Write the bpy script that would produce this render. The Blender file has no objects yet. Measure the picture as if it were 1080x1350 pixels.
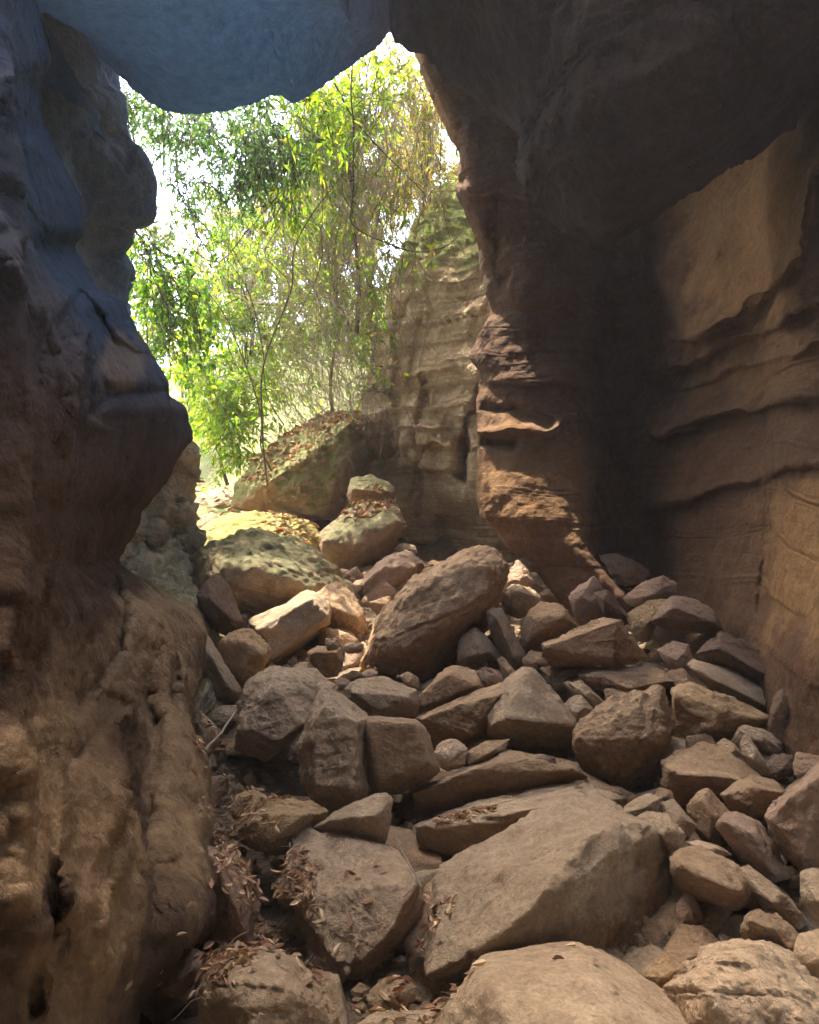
# Boulder-filled sandstone cave looking out through its mouth to a green hillside
SUN_EL, SUN_AZ, SUN, SKY, EXPO = 62, -40, 2.0, 0.15, 3.5
HAZE = 0.0018
import bpy, bmesh, math, random
import numpy as np
from mathutils import Vector
from mathutils.bvhtree import BVHTree

scene = bpy.context.scene
COL = scene.collection
R = math.radians
F = 1040.0            # focal length in photo pixels
CZ = 1.6              # eye height

def P(px, py, d):
    """world point seen at photo pixel (px,py) at distance d in front of the lens"""
    return np.array([(px - 540.0) / F * d, d, CZ - (py - 675.0) / F * d])

def Dp(py):
    """distance of the surface of the rock pile for a picture row"""
    return float(np.interp(py, [600, 650, 720, 800, 900, 1000, 1100, 1200, 1350, 1450],
                           [11.0, 9.5, 7.5, 6.2, 4.9, 3.9, 3.2, 2.7, 2.2, 1.95]))

# ------------------------------------------------------------------ noise
def _hash(ix, iy, iz, seed):
    h = (ix.astype(np.uint32) * np.uint32(374761393) + iy.astype(np.uint32) * np.uint32(668265263)
         + iz.astype(np.uint32) * np.uint32(2147483647) + np.uint32((seed * 974711) & 0xffffffff))
    h = (h ^ (h >> np.uint32(13))) * np.uint32(1274126177)
    h = h ^ (h >> np.uint32(16))
    h = (h * np.uint32(2246822519)) ^ (h >> np.uint32(11))
    return (h & np.uint32(0xffffff)).astype(np.float64) / float(0xffffff) * 2 - 1

def vnoise(p, seed=0):
    f = np.floor(p); t = p - f
    i = f.astype(np.int64)
    t = t * t * t * (t * (t * 6 - 15) + 10)
    x, y, z = i[:, 0], i[:, 1], i[:, 2]
    tx, ty, tz = t[:, 0], t[:, 1], t[:, 2]
    def H(a, b, c): return _hash((x + a) & 0xffffffff, (y + b) & 0xffffffff, (z + c) & 0xffffffff, seed)
    l = lambda a, b, w: a + (b - a) * w
    return l(l(l(H(0,0,0), H(1,0,0), tx), l(H(0,1,0), H(1,1,0), tx), ty),
             l(l(H(0,0,1), H(1,0,1), tx), l(H(0,1,1), H(1,1,1), tx), ty), tz)

ROT = np.array([[0.36, 0.48, -0.8], [-0.8, 0.6, 0.0], [0.48, 0.64, 0.6]])
def fbm(p, seed=0, octs=4, gain=0.5):
    s = 0; a = 1.0; q = p
    for k in range(octs):
        s = s + a * vnoise(q, seed + k * 17); a *= gain; q = (q @ ROT.T) * 2.03 + 5.3
    return s
def ridged(p, seed=0, octs=3, gain=0.5):
    s = 0; a = 1.0; q = p
    for k in range(octs):
        s = s + a * (1 - np.abs(vnoise(q, seed + k * 31)) * 2); a *= gain; q = (q @ ROT.T) * 2.1 + 3.1
    return s

# ------------------------------------------------------------------ mesh helpers
SURF = []      # (verts, faces) of rock and ground, for resting litter on them
def mesh_np(name, V, Fc, mat, smooth=True, parent=None, keep=False):
    me = bpy.data.meshes.new(name)
    V = np.ascontiguousarray(V, dtype=np.float32); Fc = np.ascontiguousarray(Fc, dtype=np.int32)
    n, k = Fc.shape
    me.vertices.add(len(V)); me.vertices.foreach_set('co', V.ravel())
    me.loops.add(n * k); me.loops.foreach_set('vertex_index', Fc.ravel())
    me.polygons.add(n)
    me.polygons.foreach_set('loop_start', np.arange(0, n * k, k, dtype=np.int32))
    me.polygons.foreach_set('loop_total', np.full(n, k, dtype=np.int32))
    me.polygons.foreach_set('use_smooth', np.full(n, smooth, dtype=bool))
    me.update(calc_edges=True); me.validate()
    me.materials.append(mat)
    o = bpy.data.objects.new(name, me); COL.objects.link(o)
    if parent is not None: o.parent = parent
    return o

def tag(o, label=None, cat=None, group=None, kind=None):
    if label: o['label'] = label
    if cat: o['category'] = cat
    if group: o['group'] = group
    if kind: o['kind'] = kind
    return o

def set_origin(o, c):
    c = np.asarray(c, dtype=np.float32)
    me = o.data; n = len(me.vertices); a = np.empty(n * 3, np.float32)
    me.vertices.foreach_get('co', a); a = a.reshape(-1, 3) - c
    me.vertices.foreach_set('co', a.ravel()); me.update(); o.location = [float(v) for v in c]

# ------------------------------------------------------------------ materials
def new_mat(name):
    m = bpy.data.materials.new(name); m.use_nodes = True
    nt = m.node_tree; b = nt.nodes['Principled BSDF']
    b.inputs['Roughness'].default_value = 0.95
    b.inputs['Specular IOR Level'].default_value = 0.15
    return m, nt, b

class NB:
    def __init__(s, nt): s.nt = nt
    def n(s, t, **kw):
        x = s.nt.nodes.new(t)
        for k, v in kw.items():
            if hasattr(x, k): setattr(x, k, v)
            else: x.inputs[k].default_value = v
        return x
    def l(s, a, b): s.nt.links.new(a, b)
    def noise(s, vec, scale, detail=6, rough=0.6, dist=0.0):
        x = s.n('ShaderNodeTexNoise'); x.inputs['Scale'].default_value = scale
        x.inputs['Detail'].default_value = detail; x.inputs['Roughness'].default_value = rough
        x.inputs['Distortion'].default_value = dist
        s.l(vec, x.inputs['Vector']); return x.outputs['Fac']
    def ramp(s, fac, stops):
        x = s.n('ShaderNodeValToRGB'); cr = x.color_ramp
        while len(cr.elements) > 1: cr.elements.remove(cr.elements[-1])
        cr.elements[0].position = stops[0][0]; cr.elements[0].color = (*stops[0][1], 1) if len(stops[0][1]) == 3 else stops[0][1]
        for p, c in stops[1:]:
            e = cr.elements.new(p); e.color = (*c, 1)
        s.l(fac, x.inputs['Fac']); return x.outputs['Color']
    def mix(s, fac, a, b, mode='MIX'):
        x = s.n('ShaderNodeMix'); x.data_type = 'RGBA'; x.blend_type = mode
        for v, i in ((fac, 0), (a, 6), (b, 7)):
            if isinstance(v, (int, float)): x.inputs[i].default_value = v
            elif isinstance(v, tuple): x.inputs[i].default_value = (*v, 1)
            else: s.l(v, x.inputs[i])
        return x.outputs[2]
    def math(s, op, a, b=0.0, clamp=False):
        x = s.n('ShaderNodeMath'); x.operation = op; x.use_clamp = clamp
        for v, i in ((a, 0), (b, 1)):
            if isinstance(v, (int, float)): x.inputs[i].default_value = v
            else: s.l(v, x.inputs[i])
        return x.outputs[0]
    def bump(s, h, dist, strength=1.0, normal=None):
        x = s.n('ShaderNodeBump'); x.inputs['Distance'].default_value = dist
        x.inputs['Strength'].default_value = strength; s.l(h, x.inputs['Height'])
        if normal is not None: s.l(normal, x.inputs['Normal'])
        return x.outputs['Normal']

def stone_mat(name, a, b, stain=(0.3, 0.17, 0.08), stain_amt=0.35, moss=0.0, mossc=(0.10, 0.13, 0.03),
              strata=0.0, freq=1.0, bump=1.0, blue=None, lit_tint=None):
    m, nt, bs = new_mat(name); q = NB(nt)
    tc = q.n('ShaderNodeTexCoord'); geo = q.n('ShaderNodeNewGeometry')
    vec = geo.outputs['Position']
    oi = q.n('ShaderNodeObjectInfo')
    big = q.noise(vec, 1.7 * freq, 5, 0.6, 0.4)
    c = q.ramp(big, [(0.3, a), (0.7, b)])
    st = q.ramp(q.noise(vec, 3.1 * freq, 7, 0.65, 0.8), [(0.45, (0, 0, 0)), (0.68, (1, 1, 1))])
    c = q.mix(q.math('MULTIPLY', st, stain_amt), c, stain)
    # fine speckle and grain
    g = q.ramp(q.noise(vec, 60, 5, 0.75), [(0.3, (0.72, 0.72, 0.72)), (0.7, (1.2, 1.2, 1.2))])
    c = q.mix(1.0, c, g, 'MULTIPLY')
    g2 = q.ramp(q.noise(vec, 14, 6, 0.7), [(0.3, (0.78, 0.76, 0.74)), (0.65, (1.12, 1.12, 1.12))])
    c = q.mix(1.0, c, g2, 'MULTIPLY')
    # per-object brightness
    rnd = q.ramp(oi.outputs['Random'], [(0, (0.82, 0.82, 0.82)), (1, (1.14, 1.12, 1.10))])
    c = q.mix(1.0, c, rnd, 'MULTIPLY')
    if strata:
        mp = q.n('ShaderNodeMapping'); mp.inputs['Scale'].default_value = (0.35, 0.35, 7.0)
        mp.inputs['Rotation'].default_value = (0.05, -0.07, 0)
        q.l(vec, mp.inputs['Vector'])
        sn = q.noise(mp.outputs[0], 2.2, 8, 0.65, 0.3)
        c = q.mix(strata, c, q.mix(1.0, c, q.ramp(sn, [(0.32, (0.45, 0.40, 0.36)), (0.5, (1, 1, 1)), (0.7, (1.3, 1.24, 1.12))]), 'MULTIPLY'))
    if moss > 0:
        sep = q.n('ShaderNodeSeparateXYZ'); q.l(geo.outputs['Normal'], sep.inputs[0])
        mn = q.noise(vec, 4.5, 8, 0.7, 0.5)
        mm = q.math('ADD', q.math('MULTIPLY', sep.outputs[2], 0.35), mn)
        mk = q.ramp(mm, [(0.95 - moss, (0, 0, 0)), (1.08 - moss, (1, 1, 1))])
        mc = q.ramp(q.noise(vec, 23, 5, 0.7), [(0.3, tuple(v * 0.55 for v in mossc)), (0.7, tuple(v * 1.5 for v in mossc))])
        c = q.mix(q.math('MULTIPLY', mk, 0.8), c, mc)
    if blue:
        # blue glare veil painted into the rock colour, strongest at the left
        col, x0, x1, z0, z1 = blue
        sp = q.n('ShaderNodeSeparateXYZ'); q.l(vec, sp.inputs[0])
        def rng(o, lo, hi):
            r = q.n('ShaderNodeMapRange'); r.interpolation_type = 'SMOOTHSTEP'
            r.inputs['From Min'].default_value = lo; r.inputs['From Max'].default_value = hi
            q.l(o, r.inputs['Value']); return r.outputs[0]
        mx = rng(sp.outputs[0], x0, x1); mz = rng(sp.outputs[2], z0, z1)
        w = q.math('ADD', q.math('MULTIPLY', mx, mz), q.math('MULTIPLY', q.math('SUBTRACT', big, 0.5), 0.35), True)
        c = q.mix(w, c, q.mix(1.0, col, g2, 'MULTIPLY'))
    if lit_tint:  # warm lit patches painted into the rock colour by a placed mask
        at = q.n('ShaderNodeAttribute'); at.attribute_name = 'lit_tint'
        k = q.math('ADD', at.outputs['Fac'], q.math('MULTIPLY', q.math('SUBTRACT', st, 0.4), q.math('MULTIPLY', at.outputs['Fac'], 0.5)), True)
        c = q.mix(k, c, q.mix(1.0, q.mix(1.0, lit_tint, g, 'MULTIPLY'), g2, 'MULTIPLY'))
    q.l(c, bs.inputs['Base Color'])
    h1 = q.noise(vec, 9, 9, 0.68, 0.3)
    mu = q.n('ShaderNodeTexNoise'); mu.inputs['Scale'].default_value = 38; mu.inputs['Detail'].default_value = 6
    mu.inputs['Roughness'].default_value = 0.75; q.l(vec, mu.inputs['Vector'])
    vo = q.n('ShaderNodeTexVoronoi'); vo.inputs['Scale'].default_value = 26; q.l(vec, vo.inputs['Vector'])
    pit = q.ramp(vo.outputs['Distance'], [(0.05, (0, 0, 0)), (0.3, (1, 1, 1))])
    n = q.bump(h1, 0.06 * bump, 0.9)
    n = q.bump(mu.outputs['Fac'], 0.016 * bump, 1.0, n)
    n = q.bump(pit, 0.003, 0.5, n)
    if strata: n = q.bump(sn, 0.05, 0.6 * min(1, strata + .2), n)
    q.l(n, bs.inputs['Normal'])
    return m

M = {}
M['tan']   = stone_mat('tan_sandstone', (0.398, 0.261, 0.146), (0.518, 0.352, 0.201), stain=(0.32, 0.18, 0.08))
M['grey']  = stone_mat('grey_sandstone', (0.398, 0.288, 0.176), (0.518, 0.379, 0.236), stain_amt=0.22)
M['pale']  = stone_mat('pale_sandstone', (0.531, 0.384, 0.227), (0.652, 0.468, 0.292), stain_amt=0.25)
M['orange']= stone_mat('orange_sandstone', (0.421, 0.286, 0.148), (0.550, 0.366, 0.191), stain=(0.40, 0.22, 0.08))
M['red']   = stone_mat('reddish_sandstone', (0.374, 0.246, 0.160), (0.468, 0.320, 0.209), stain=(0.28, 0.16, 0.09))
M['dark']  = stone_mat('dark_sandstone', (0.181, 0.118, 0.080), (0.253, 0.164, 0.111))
M['moss']  = stone_mat('mossy_sandstone', (0.398, 0.288, 0.166), (0.518, 0.384, 0.221), moss=0.33, mossc=(0.135, 0.135, 0.055))
M['moss2'] = stone_mat('green_mossy_sandstone', (0.385, 0.277, 0.150), (0.505, 0.362, 0.201), moss=0.54, mossc=(0.15, 0.17, 0.045))
M['sunny'] = stone_mat('yellow_lichen_sandstone', (0.40, 0.33, 0.17), (0.50, 0.42, 0.22), moss=0.40, mossc=(0.28, 0.25, 0.06))
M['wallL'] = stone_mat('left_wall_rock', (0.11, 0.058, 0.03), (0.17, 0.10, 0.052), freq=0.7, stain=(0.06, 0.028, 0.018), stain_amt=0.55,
                       blue=((0.028, 0.055, 0.095), -0.3, -1.5, 1.6, 2.5), lit_tint=(0.44, 0.28, 0.14))
M['wallB'] = stone_mat('far_left_wall_rock', (0.10, 0.18, 0.28), (0.20, 0.25, 0.29), freq=0.7, stain=(0.05, 0.12, 0.21), stain_amt=0.7)  # bluish veil over this wall is put into its colour
M['wallR'] = stone_mat('right_wall_rock', (0.115, 0.062, 0.031), (0.175, 0.096, 0.048), freq=0.5, stain=(0.07, 0.028, 0.016), stain_amt=0.5, strata=0.3, lit_tint=(0.42, 0.225, 0.085))
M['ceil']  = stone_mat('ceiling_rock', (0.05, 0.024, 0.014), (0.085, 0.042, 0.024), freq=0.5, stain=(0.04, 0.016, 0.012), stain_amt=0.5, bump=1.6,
                       blue=((0.055, 0.15, 0.30), 0.3, -1.0, 1.0, 2.0))  # blue veil over the left lobe, painted as rock colour
M['cliff'] = stone_mat('outer_cliff_rock', (0.64, 0.47, 0.26), (0.74, 0.55, 0.32), strata=0.4, freq=0.7)
M['mid']   = stone_mat('mossy_wall_rock', (0.42, 0.35, 0.22), (0.52, 0.43, 0.28), moss=0.26, mossc=(0.14, 0.15, 0.05))
M['soil']  = stone_mat('cave_soil', (0.16, 0.115, 0.07), (0.25, 0.185, 0.12), freq=2)
M['hill']  = stone_mat('dry_hillside', (0.26, 0.20, 0.14), (0.36, 0.28, 0.20), moss=0.44, mossc=(0.17, 0.20, 0.06), freq=0.4)

def cliff_moss(m):
    """green moss over the top of the outer cliff, by height"""
    nt = m.node_tree; q = NB(nt); bs = nt.nodes['Principled BSDF']
    src = bs.inputs['Base Color'].links[0].from_socket
    geo = q.n('ShaderNodeNewGeometry'); sp = q.n('ShaderNodeSeparateXYZ'); q.l(geo.outputs['Position'], sp.inputs[0])
    mn = q.noise(geo.outputs['Position'], 1.6, 7, 0.65, 0.6)
    v = q.math('ADD', sp.outputs[2], q.math('MULTIPLY', q.math('SUBTRACT', mn, 0.5), 2.6))
    r = q.n('ShaderNodeMapRange'); r.inputs['From Min'].default_value = 4.4; r.inputs['From Max'].default_value = 5.1
    q.l(v, r.inputs['Value'])
    c = q.mix(r.outputs[0], src, q.ramp(q.noise(geo.outputs['Position'], 9, 6, 0.7), [(0.3, (0.13, 0.16, 0.035)), (0.7, (0.30, 0.32, 0.08))]))
    q.l(c, bs.inputs['Base Color'])
cliff_moss(M['cliff'])

# ------------------------------------------------------------------ rocks
ICO = {}
def ico(k):
    if k not in ICO:
        bm = bmesh.new(); bmesh.ops.create_icosphere(bm, subdivisions=k, radius=1)
        V = np.array([v.co[:] for v in bm.verts]); Fc = np.array([[v.index for v in f.verts] for f in bm.faces]); bm.free()
        V /= np.linalg.norm(V, axis=1)[:, None]
        ICO[k] = (V, Fc)
    return ICO[k]

def hull_planes(pts):
    bm = bmesh.new()
    vs = [bm.verts.new(p) for p in pts]
    bmesh.ops.convex_hull(bm, input=vs)
    bm.normal_update()
    out = []
    for f in sorted(bm.faces, key=lambda f: -f.calc_area()):
        if f.calc_area() < 1e-7: continue
        n = np.array(f.normal[:]); d = n @ np.array(f.verts[0].co[:])
        out.append((n, d))
    bm.free(); return out

def hull_rock(pts, sub, seed, sharp=120, rough=1.0, bed=None, cuts=7, bedamt=1.0, merge=0.99):
    rng = np.random.default_rng(seed)
    pts = np.array(pts)
    c = (pts.min(0) + pts.max(0)) / 2 * 0.5 + pts.mean(0) * 0.5
    ext = pts.max(0) - pts.min(0)
    s = float(np.mean(sorted(ext)[1:]))
    for _ in range(60):          # move the centre to where it sits well inside the hull
        pl = hull_planes(pts - c)
        n_, d_ = min(pl, key=lambda a: a[1])
        if d_ > 0.16 * s: break
        c = c - n_ * 0.03 * s
    pl = hull_planes(pts - c)
    keep = []
    for n, d in pl:
        if d < 1e-3: d = 1e-3
        dup = False
        for n2, d2 in keep:
            if n @ n2 > merge: dup = True; break
        if not dup: keep.append((n, d))
    Nn = np.array([n for n, d in keep]); Dd = np.array([d for n, d in keep])
    # chipped corners: extra planes a little inside the hull's support
    q = pts - c
    for k in range(cuts):
        n = rng.normal(size=3); n /= np.linalg.norm(n)
        sup = (q @ n).max()
        Nn = np.vstack([Nn, n]); Dd = np.append(Dd, sup * rng.uniform(0.91, 0.98))
    V0, Fc = ico(sub)
    U, S, Vt = np.linalg.svd(q - q.mean(0), full_matrices=False)
    A = Vt.T @ np.diag(np.maximum(S / S.max(), 0.3)) @ Vt
    dr = V0 @ A.T; dr /= np.linalg.norm(dr, axis=1)[:, None]
    a = np.maximum(dr @ Nn.T, 0) / Dd
    mx = a.max(1)
    r = 1.0 / (mx * (np.power(a / mx[:, None], sharp).sum(1)) ** (1.0 / sharp))
    r *= 0.985 * float(np.mean((1.0 / mx) / r)) + 0.045
    V = dr * r[:, None]
    w = V / s
    off = rng.uniform(-50, 50, 3)
    disp = 0.011 * fbm(w * 1.6 + off, seed, 2) + 0.012 * fbm(w * 8 + off, seed + 5, 4, 0.65)
    rd = ridged(w * 4.0 + off, seed + 9, 3)
    disp += 0.008 * rd
    disp += 0.009 * fbm(w * 22 + off, seed + 13, 3, 0.6)
    # bedding: thin layers that break at different depths
    if bed is None:
        bed = rng.normal(size=3) * 0.45 + np.array([0, 0.3, 1.0])
    bed = np.array(bed, float); bed /= np.linalg.norm(bed)
    t = (w @ bed) * 9 + 0.7 * fbm(w * 1.7 + off, seed + 21, 2)
    lay = vnoise(np.stack([np.floor(t) * 7.3 + np.clip((t % 1) * 2.6 - 1.6, 0, 1) * 7.3, w[:, 0] * 2.2, w[:, 1] * 2.2], 1), seed + 3)
    side = 1 - np.abs(dr @ bed) ** 2
    disp += 0.011 * lay * side * bedamt
    # shallow flaked steps
    fl = fbm(w * 2.8 + off + 9, seed + 44, 2)
    disp -= 0.014 * (1 / (1 + np.exp(-(fl - 0.25) * 30)))
    V = V + dr * (disp * s * rough)[:, None]
    return V + c, Fc, c, s

def simplify(pts, tol):
    """Douglas-Peucker on a closed outline"""
    pts = np.asarray(pts, float)
    def rec(a):
        if len(a) < 3: return a
        p, q = a[0], a[-1]; v = q - p; L = np.hypot(*v) + 1e-9
        d = np.abs(v[0] * (a[:, 1] - p[1]) - v[1] * (a[:, 0] - p[0])) / L
        k = int(d.argmax())
        if d[k] < tol: return np.array([p, q])
        return np.vstack([rec(a[:k + 1])[:-1], rec(a[k:])])
    i = int(pts[:, 0].argmin()); j = int(pts[:, 0].argmax())
    if i > j: i, j = j, i
    r = np.vstack([rec(pts[i:j + 1])[:-1], rec(np.vstack([pts[j:], pts[:i + 1]]))[:-1]])
    return r if len(r) >= 4 else pts

def rock(kind, label, mat, outline, ridge=(), d=None, lean=0.55, thick=0.75, cat=None, sub=None, sharp=120, rough=1.0,
         group=None, seed=None, bed=None, bedamt=1.0, cuts=5, under=None, yaw=0.0):
    o = np.array(outline, float)
    if sharp >= 30: o = simplify(o, 0.036 * (np.ptp(o[:, 0]) + np.ptp(o[:, 1])) / 2)
    if under is None: under = 0.14 if len(ridge) else 0.05
    x0, y0 = o.min(0); x1, y1 = o.max(0)
    if d is None: d = Dp(min(y1, 1380) - 0.12 * (y1 - y0))
    s = ((x1 - x0) + (y1 - y0)) / 2 / F * d
    cx, cy = o.mean(0)
    pts = []
    for x, y in o:
        t = (y1 - y) / max(1, (y1 - y0))
        pts.append(P(x, y, d + lean * s * t + under * s * max(0, 0.45 - t) / 0.45 + yaw * s * (x - x0) / (x1 - x0)))
    rp = list(ridge)
    if not rp:
        rp = [(cx * 0.6 + x0 * .2 + x1 * .2, cy + 0.10 * (y1 - y0), -0.10), (cx + 0.15 * (x1 - x0), cy - 0.05 * (y1 - y0), 0.0)]
    for x, y, dd in rp:
        pts.append(P(x, y, d + dd * s))
    for x, y in o:
        t = (y1 - y) / max(1, (y1 - y0))
        pts.append(P(cx + (x - cx) * 0.72, cy + (y - cy) * 0.72 + 0.12 * (y1 - y0), d + lean * s * t * .8 + thick * s))
    if sub is None:
        w = max(x1 - x0, y1 - y0)
        sub = 6 if w > 125 else (5 if w > 38 else 4)
    if seed is None: seed = int(abs(x0 * 7 + y0 * 13)) % 9973
    V, Fc, c, s2 = hull_rock(pts, sub, seed, sharp, rough, bed, cuts, bedamt)
    SURF.append((V, Fc))
    ob = mesh_np(kind, V, Fc, M[mat])
    set_origin(ob, [c[0], c[1], float(V[:, 2].min())])
    tag(ob, label, cat or kind, group)
    return ob
# ------------------------------------------------------------------ rock walls: lofted sheets folded round their edges
def cr(Pts, n):
    """Catmull-Rom through Pts (k, m, 3) along axis 0 -> n samples"""
    k = len(Pts); t = np.linspace(0, k - 1 - 1e-9, n); i = t.astype(int); u = (t - i)[:, None, None]
    g = lambda j: Pts[np.clip(j, 0, k - 1)]
    p0, p1, p2, p3 = g(i - 1), g(i), g(i + 1), g(i + 2)
    return 0.5 * ((2 * p1) + (p2 - p0) * u + (2 * p0 - 5 * p1 + 4 * p2 - p3) * u ** 2 + (3 * p1 - p0 - 3 * p2 + p3) * u ** 3)

def seg_dist(X, Y, poly):
    """distance to a polyline and which side (positive = to the right when walking along it)"""
    best = np.full(X.shape, 1e9); side = np.zeros(X.shape); al = np.zeros(X.shape)
    L = 0; n = len(poly) - 1
    for k in range(n):
        (ax, ay), (bx, by) = poly[k], poly[k + 1]
        dx, dy = bx - ax, by - ay; l2 = dx * dx + dy * dy
        t = np.clip(((X - ax) * dx + (Y - ay) * dy) / l2, 0, 1)
        qx, qy = ax + t * dx, ay + t * dy
        dd = np.hypot(X - qx, Y - qy)
        sg = np.sign(dx * (Y - ay) - dy * (X - ax))   # image y is down: positive = right-hand side
        m = dd < best
        best = np.where(m, dd, best); side = np.where(m, sg, side); al = np.where(m, (k + t) / n, al)
    return best, -side, al

def strokes_delta(X, Y, strokes):
    D = np.zeros(X.shape)
    for st in strokes:
        kind, poly, h, w = st[:4]
        dist, side, al = seg_dist(X, Y, poly)
        ends = np.clip(np.minimum(al, 1 - al) * 8, 0, 1) if len(poly) > 2 else 1.0
        if kind == 'ridge':
            D += h * np.exp(-(dist / w) ** 2)
        elif kind == 'left':      # raised on the left-hand side of the line with a sharp edge on it
            e = 1 / (1 + np.exp(-np.clip(side * dist / 1.6, -30, 30)))
            D += h * np.exp(-dist / w) * e * ends
        elif kind == 'pit':
            (cx, cy), (rx, ry) = poly
            D += h * np.exp(-((X - cx) / rx) ** 2 - ((Y - cy) / ry) ** 2)
    return D

def loft(name, ctrl, nr, nc, mat, strokes=(), amp=0.06, scale=1.0, seed=1, rid=0.5, strata=0.0, wave=0.0, fine=1.0, keep=True, lit_tint=None, calm=None):
    C = np.array(ctrl, float)
    A = cr(C, nr); A = cr(A.transpose(1, 0, 2), nc).transpose(1, 0, 2)
    # outer rim must not be disturbed by view strokes behind the camera
    p = A.reshape(-1, 3).copy()
    y = np.maximum(p[:, 1], 0.3)
    X = p[:, 0] / y * F + 540; Y = 675 - (p[:, 2] - CZ) / y * F
    if strokes:
        wob = np.stack([X / 40, Y / 40, np.zeros_like(X)], 1)
        Xw = X + 7 * fbm(wob, seed + 71, 3); Yw = Y + 7 * fbm(wob + 31, seed + 72, 3)
        D = strokes_delta(Xw, Yw, strokes)
        ray = p - np.array([0, 0, CZ]); ray /= np.linalg.norm(ray, axis=1)[:, None]
        p += ray * (D * (p[:, 1] > 0.4))[:, None]
    G = p.reshape(nr, nc, 3)
    du = np.gradient(G, axis=0); dv = np.gradient(G, axis=1)
    Nn = np.cross(du, dv); Nn /= np.linalg.norm(Nn, axis=2)[:, :, None] + 1e-9
    Nn = Nn.reshape(-1, 3)
    # point the normals to the camera side on average
    if (Nn * (np.array([0, 0, CZ]) - p)).sum() < 0: Nn = -Nn
    w = p * scale
    disp = amp * (fbm(w * 1.1, seed, 3) * 1.0 + fbm(w * 3.7 + 7, seed + 4, 3, 0.55) * 0.45 + fbm(w * 14, seed + 8, 3, 0.6) * 0.12 * fine)
    disp += amp * rid * (ridged(w * 2.1 + 3, seed + 12, 3) - 0.3) * 0.5
    fl = fbm(w * 1.6 + 17, seed + 33, 3)
    disp += amp * 0.8 * (1 / (1 + np.exp(-(fl - 0.1) * 22)))
    if wave:
        wv = np.stack([w[:, 0] * 1.2, w[:, 1] * 1.2, w[:, 2] * 0.45], 1)
        disp += wave * vnoise(wv * 1.6 + 11, seed + 55)
    if strata:
        t = (p[:, 2] + 0.05 * p[:, 0]) * 3.4 + 0.5 * fbm(p * 0.6, seed + 61, 2)
        fr = np.clip((t % 1) * 6 - 5, 0, 1)
        q = np.stack([(np.floor(t) + fr) * 5.1, p[:, 0] * 0.9, p[:, 1] * 0.9], 1)
        t2 = t * 3.1; fr2 = np.clip((t2 % 1) * 4 - 3, 0, 1)
        q2 = np.stack([(np.floor(t2) + fr2) * 3.7, p[:, 0] * 1.6, p[:, 1] * 1.6], 1)
        disp += strata * (vnoise(q, seed + 62) + 0.4 * vnoise(q2, seed + 63))
    if calm:      # water-smoothed upper rock, rough broken rock below
        disp = disp * (calm[0] + (1 - calm[0]) / (1 + np.exp((p[:, 2] - calm[1]) * 5)))
    p = p + Nn * disp[:, None]
    idx = np.arange(nr * nc).reshape(nr, nc)
    Fc = np.stack([idx[:-1, :-1], idx[1:, :-1], idx[1:, 1:], idx[:-1, 1:]], -1).reshape(-1, 4)
    o = mesh_np(name, p, Fc, mat)
    if lit_tint:
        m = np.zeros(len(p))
        for cx, cy, rx, ry, k in lit_tint:  # soft ellipses of painted warm light
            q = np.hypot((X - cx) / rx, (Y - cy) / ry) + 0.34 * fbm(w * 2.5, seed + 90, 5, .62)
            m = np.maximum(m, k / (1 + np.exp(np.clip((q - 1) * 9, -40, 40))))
        a = o.data.attributes.new('lit_tint', 'FLOAT', 'POINT'); a.data.foreach_set('value', m.astype(np.float32))
    if keep: SURF.append((p, np.vstack([Fc[:, [0, 1, 2]], Fc[:, [0, 2, 3]]])))
    return o

def interp(tab, v): return float(np.interp(v, [a for a, b in tab], [b for a, b in tab]))

# ---- left wall (near)
XS = [(-300, 20), (0, 46), (50, 58), (80, 65), (110, 50), (165, 56), (215, 82), (270, 108), (300, 113), (320, 95), (345, 105), (375, 122), (392, 145), (402, 157),
      (440, 176), (465, 192), (500, 212), (520, 218), (539, 241), (574, 254), (605, 238), (635, 219), (672, 186), (694, 180),
      (724, 160), (745, 157), (765, 190), (790, 228), (806, 258), (831, 271), (880, 273), (925, 255), (959, 257), (1006, 268),
      (1068, 272), (1146, 278), (1192, 281), (1220, 268), (1235, 250), (1262, 232), (1282, 210), (1309, 180), (1350, 166), (1500, 150)]
DL = [(-300, 2.6), (0, 2.5), (400, 2.1), (700, 2.0), (900, 1.7), (1100, 1.5), (1350, 1.35), (1500, 1.3)]
DS = [(-300, 4.6), (0, 4.6), (300, 4.5), (380, 4.0), (500, 4.1), (574, 4.7), (640, 4.5), (740, 4.2), (800, 4.5), (880, 4.2),
      (959, 3.5), (1068, 3.1), (1192, 2.65), (1262, 2.4), (1350, 2.15), (1500, 2.0)]
rows = []
for py in [-300, -100, 0, 40, 80, 110, 140, 165, 190, 215, 245, 270, 300, 322, 345, 375, 392, 402, 420, 440, 465, 500, 520, 539, 556, 574, 590, 605, 635, 655, 672, 694,
           724, 745, 765, 790, 806, 831, 855, 880, 905, 925, 959, 985, 1006, 1040, 1068, 1105, 1146, 1170, 1192, 1220, 1240, 1262, 1282, 1309, 1350, 1420, 1500]:
    xs = interp(XS, py); dl = interp(DL, py); ds = interp(DS, py)
    r = [P(-1600, py, dl * 0.45), P(-700, py, dl * 0.72), P(-250, py, dl * 0.88)]
    for f in (0.0, 0.2, 0.4, 0.6, 0.78, 0.9):
        g = f ** 1.15
        r.append(P(f * xs, py, dl + (ds - dl) * g * 0.93))
    r += [P(xs - 4, py, ds - 0.02), P(xs, py, ds + 0.14), P(xs - 8, py, ds + 0.35), P(xs - 60, py, ds + 0.8), P(xs - 300, py, ds + 1.4), P(-900, py, ds + 1.6)]
    rows.append(r)
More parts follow.
